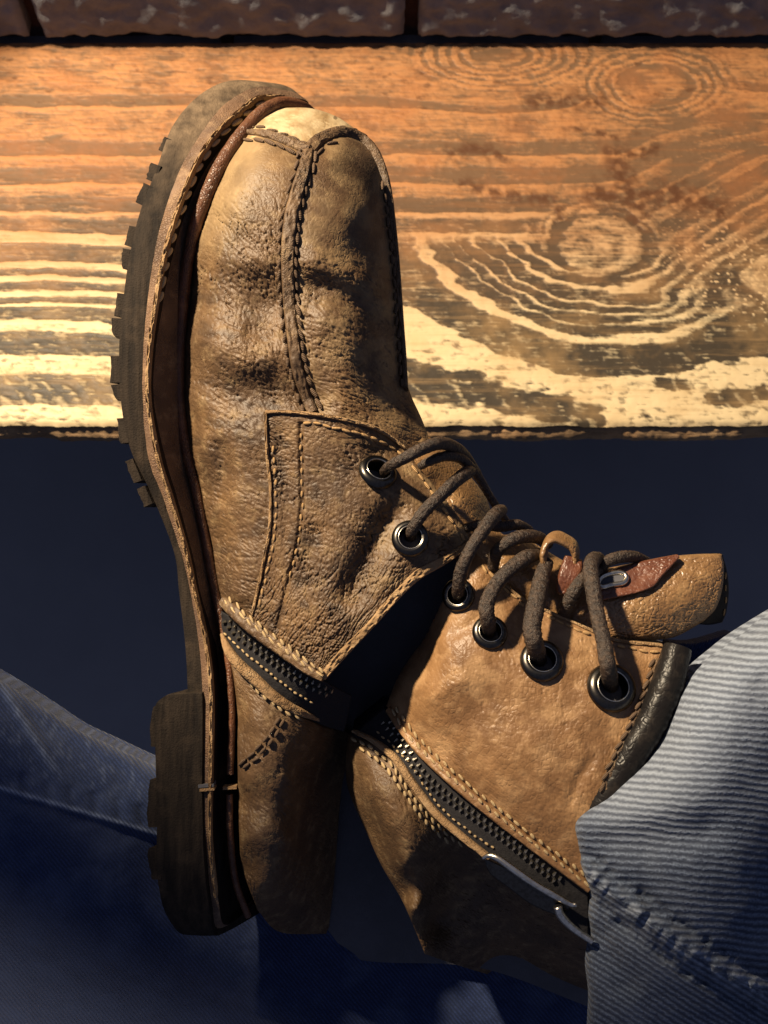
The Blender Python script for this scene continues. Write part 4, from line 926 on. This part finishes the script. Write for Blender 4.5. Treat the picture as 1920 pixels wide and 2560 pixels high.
# heel block
HK = np.array([(470, 2335, 548, 2338, -40), (415, 2285, 526, 2285, 20), (392, 2180, 512, 2180, 52), (392, 2085, 507, 2087, 56), (390, 1950, 505, 1950, 58), (388, 1850, 506, 1850, 58), (388, 1768, 506, 1768, 56), (396, 1752, 506, 1745, 55), (427, 1734, 506, 1731, 50)], float)
def heel_ring(col, dz, inset=0):
    med = tp(np.column_stack([HK[:, col], HK[:, col + 1], HK[:, 4] + dz])); lat = (med + SV * 430 * S)[::-1]
    return spline(np.vstack([med, lat]), 320, True)
hb = solid('heel_block', lerp_rings(heel_ring(0, -6), heel_ring(2, 0), (0, .03, .2, .22, .5, .8, 1), 2, 67, 1.5), M['rubber'], boot)
# lugs: blocks of tread under the edge, each of its own
def lug(pts_edge, out, depth, z, parent):
    """pts_edge: line along the sole's lower edge; the block stands out by out and runs back under the sole"""
    e = spline(np.column_stack([pts_edge, np.full(len(pts_edge), z)]) if len(pts_edge[0]) == 2 else pts_edge, 8)
    tn = np.gradient(e[:, :2], axis=0); tn /= np.linalg.norm(tn, axis=1)[:, None]
    nrm = np.stack([tn[:, 1], -tn[:, 0]], -1); nrm *= np.sign(-nrm[:, :1])
    o = e.copy(); o[:, :2] += nrm * (np.asarray(out).reshape(-1, 1) if np.ndim(out) else out) + rng.normal(0, 1.2, (8, 2))
    o[:, 2] -= 6
    i_ = e.copy(); i_[:, :2] -= nrm * 10; 
    A, B_ = tp(o), tp(i_)
    back = SV * depth * S
    V = np.vstack([A, B_, A + back, B_ + back]); n = 8; f = []
    for k in range(n - 1):
        f += [[k, k + 1, n + k + 1, n + k], [2 * n + k, 3 * n + k, 3 * n + k + 1, 2 * n + k + 1], [k, 2 * n + k, 2 * n + k + 1, k + 1], [n + k, n + k + 1, 3 * n + k + 1, 3 * n + k]]
    f += [[0, n, 3 * n, 2 * n], [n - 1, 3 * n - 1, 4 * n - 1, 2 * n - 1][::1]]
    link('lug', new_mesh('lug', V, f, False), M['rubber'], parent)
for pts, out, zz in (([(420, 345), (404, 378)], [9] * 8, -45), ([(393, 412), (378, 452)], [14, 15, 15, 14, 14, 14, 13, 12], -5), ([(374, 464), (352, 512)], [16] * 8, 8),
                     ([(341, 566), (328, 618)], [18] * 8, 30), ([(327, 624), (319, 672)], [20, 20, 20, 20, 19, 18, 16, 12], 40), ([(312, 735), (304, 792)], [19] * 8, 56), ([(303, 796), (299, 846)], [22, 22, 22, 22, 21, 20, 16, 8], 60),
                     ([(299, 890), (299, 956)], [22] * 8, 60), ([(299, 960), (303, 1002)], [20, 20, 20, 19, 18, 16, 14, 8], 58), ([(304, 1046), (312, 1108)], [12] * 8, 50), ([(322, 1150), (345, 1205)], [10] * 8, 45), ([(352, 1218), (372, 1262)], [12] * 8, 40)):
    lug(pts, np.array(out, float), 120, zz, outsole)
for pts, out, zz in (([(388, 1766), (388, 1868)], [5, 9, 11, 12, 12, 13, 13, 10], 50), ([(390, 1950), (391, 2068)], [16, 18, 18, 20, 22, 23, 22, 18], 50), ([(392, 2120), (393, 2200)], [20, 22, 22, 22, 20, 18, 16, 14], 46)):
    lug(pts, np.array(out, float), 150, zz, hb)

# ---------------------------------------------------------------- the wearer: trouser legs and sock
person = thing('person', 'person in blue denim jeans sitting with one booted foot drawn up', 'person')
def twill(px_per, ang, warp=0):
    def fn(x, y):
        return 2 * np.pi * ((y + math.tan(ang) * x) / px_per) + warp * fbm(x / 160, y / 160, 2, 90)
    return fn
zj0 = tps([(2000, 1490, 60), (1920, 1535, 80), (1832, 1590, 110), (1788, 1624, 140), (1721, 1685, 190), (1682, 1768, 215), (1649, 1851, 235), (1597, 1916, 255), (1516, 1990, 270), (1448, 2044, 275), (1438, 2065, 275), (1445, 2105, 275), (1455, 2159, 280), (1465, 2186, 285), (1475, 2287, 255), (1478, 2341, 250), (1475, 2490, 245), (1472, 2640, 240),
           (1920, 1600, 270), (1840, 1650, 290), (1760, 1720, 310), (1720, 1800, 325), (1690, 1880, 335), (1600, 1990, 345), (1520, 2070, 335), (1500, 2150, 315), (1800, 1800, 385), (1900, 1700, 350), (1750, 2000, 420), (1650, 2120, 390), (1600, 2200, 355), (1560, 2250, 325), (1900, 1950, 400), (1850, 2150, 410), (1760, 2280, 400), (1900, 2300, 350), (1560, 2400, 310), (1700, 2450, 345), (1850, 2520, 300), (2150, 1490, 100), (2150, 1900, 260), (2150, 2300, 180), (2150, 2640, 80)], 2.0)
SEAM = [(1462, 2182), (1510, 2220), (1560, 2258), (1650, 2328), (1740, 2392), (1840, 2450), (1960, 2500)]
low_side = lambda x, y: (y > np.interp(x, [p[0] for p in SEAM], [p[1] for p in SEAM])).astype(float)
def zj(x, y):
    z = zj0(x, y)
    d, t = line_dist(x, y, SEAM)
    z = z + (24 + 30 * fbm(t * 13, d / 90, 3, 91) + 5 * np.sin(t * 58 + 6 * fbm(t * 5, t * 0, 2, 97))) * np.exp(-(d / 26) ** 2)
    z = z - 13 * np.exp(-((d - 44) / 16) ** 2) * (1 + 2.2 * fbm(t * 15, d / 60, 3, 98))
    z = z + fold(x, y, [(1440, 2110), (1560, 2105), (1700, 2090), (1850, 2060)], -26, 55) + fold(x, y, [(1480, 2300), (1530, 2400), (1600, 2500)], -22, 34) + fold(x, y, [(1720, 1700), (1700, 1850), (1620, 1960)], 8, 40)
    return z + 8 * fbm(x / 120, y / 120, 3, 92)
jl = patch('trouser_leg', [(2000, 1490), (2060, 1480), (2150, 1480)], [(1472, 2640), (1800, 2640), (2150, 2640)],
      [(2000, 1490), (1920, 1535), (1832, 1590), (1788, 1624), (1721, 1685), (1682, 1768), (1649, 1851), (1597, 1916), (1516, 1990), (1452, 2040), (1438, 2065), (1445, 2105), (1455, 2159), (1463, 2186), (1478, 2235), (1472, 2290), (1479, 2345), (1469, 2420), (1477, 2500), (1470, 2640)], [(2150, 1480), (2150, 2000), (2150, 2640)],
      zj, M['denim'], person, 420, 220, 60, (26, 0, 20, 0), attrs={'twill': lambda x, y: twill(17.5, R(-5), 3.5)(x, y) * (1 - low_side(x, y)) + twill(16, R(-32), 2)(x, y) * low_side(x, y), 'wear_highlight': lambda x, y: np.clip(.55 * (1 - smooth(40, 260, line_dist(x, y, [(1960, 1560), (1832, 1620), (1760, 1690), (1690, 1800), (1600, 1950)])[0])) + .8 * np.exp(-(line_dist(x, y, SEAM)[0] / 22) ** 2) * smooth(-.15, .25, fbm(x / 26, y / 22, 3, 95)), 0, 1)}, label='faded grey-blue denim leg with a thick puckered seam, over the boot top')
zs = tps([(1690, 1590, 0), (1790, 1600, -20), (1730, 1720, 30), (1830, 1700, 0), (1760, 1660, 30)])
patch('sock', [(1672, 1605), (1740, 1606), (1830, 1580)], [(1640, 1800), (1720, 1800), (1830, 1800)], [(1672, 1605), (1665, 1700), (1640, 1800)], [(1830, 1580), (1850, 1700), (1830, 1800)], zs, M['denim_blue'], person, 60, 60, 80, (20, 20, 12, 20), extra=lambda x, y: 6 * fbm(x / 14, y / 14, 3, 96), attrs={'twill': twill(12, 1.1)}, label='bright blue sock showing above the boot collar')
# other leg, under the boot on the left and along the bottom
zl0 = tps([(-160, 1610, -330), (0, 1700, -330), (109, 1768, -335), (190, 1822, -340), (271, 1860, -345), (385, 1912, -350), (520, 1960, -360), (700, 2010, -370), (1000, 2120, -400), (1500, 2300, -420), (0, 1800, -230), (120, 1880, -225), (250, 1930, -245), (380, 1975, -265), (0, 1950, -170), (160, 2000, -180), (300, 2050, -200), (0, 2080, -165), (200, 2120, -190), (400, 2150, -240), (0, 2250, -130), (200, 2300, -160), (0, 2400, -40), (200, 2450, -70), (0, 2560, 70), (200, 2600, 30), (450, 2350, -240), (450, 2600, -80), (700, 2300, -330), (700, 2600, -200), (1000, 2400, -380), (1000, 2650, -300), (1500, 2700, -380), (-160, 2000, -130), (-160, 2400, 20), (-160, 2700, 200)], 2.0)
SEAM2 = [(-100, 1930), (16, 1974), (163, 2016), (271, 2047), (388, 2084), (520, 2130)]
def zl(x, y):
    z = zl0(x, y)
    d, t = line_dist(x, y, SEAM2)
    z = z + 9 * np.exp(-(d / 14) ** 2) - 14 * smooth(0, 26, (y - np.interp(x, [p[0] for p in SEAM2], [p[1] for p in SEAM2]))) * smooth(600, 400, x)
    z = z + fold(x, y, [(0, 1705), (70, 1817), (136, 1920)], 9, 14) + fold(x, y, [(150, 1800), (270, 1880), (390, 1950)], 10, 20) 
    for k in range(6): z = z + fold(x, y, [(60 + k * 58, 1925 + k * 16), (70 + k * 58, 2000 + k * 14)], -7, 13)
    return z + 10 * fbm(x / 110, y / 90, 3, 93)
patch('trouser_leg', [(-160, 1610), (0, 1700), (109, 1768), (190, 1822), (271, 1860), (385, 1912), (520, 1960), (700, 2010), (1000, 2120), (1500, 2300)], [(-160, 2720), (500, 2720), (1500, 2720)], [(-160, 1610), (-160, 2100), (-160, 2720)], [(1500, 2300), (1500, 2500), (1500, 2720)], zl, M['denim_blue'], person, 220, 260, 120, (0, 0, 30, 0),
      attrs={'twill': twill(13, R(-50), 1), 'wear_highlight': lambda x, y: np.clip(.9 * np.exp(-(line_dist(x, y, SEAM2)[0] / 5) ** 2) * (x < 430) + .3 * np.exp(-(line_dist(x, y, [(0, 1705), (70, 1817), (136, 1920)])[0] / 10) ** 2) + .22 * smooth(.05, .4, fbm(x / 18, y / 40, 4, 94)) * smooth(2030, 1960, y), 0, 1), 'corner_haze': lambda x, y: .85 * smooth(2120, 2640, y - .5 * x)}, label='shade-darkened blue denim leg with a pale stitched seam, below the heel on the left')  # lower-left paleness is hazy light painted into the denim
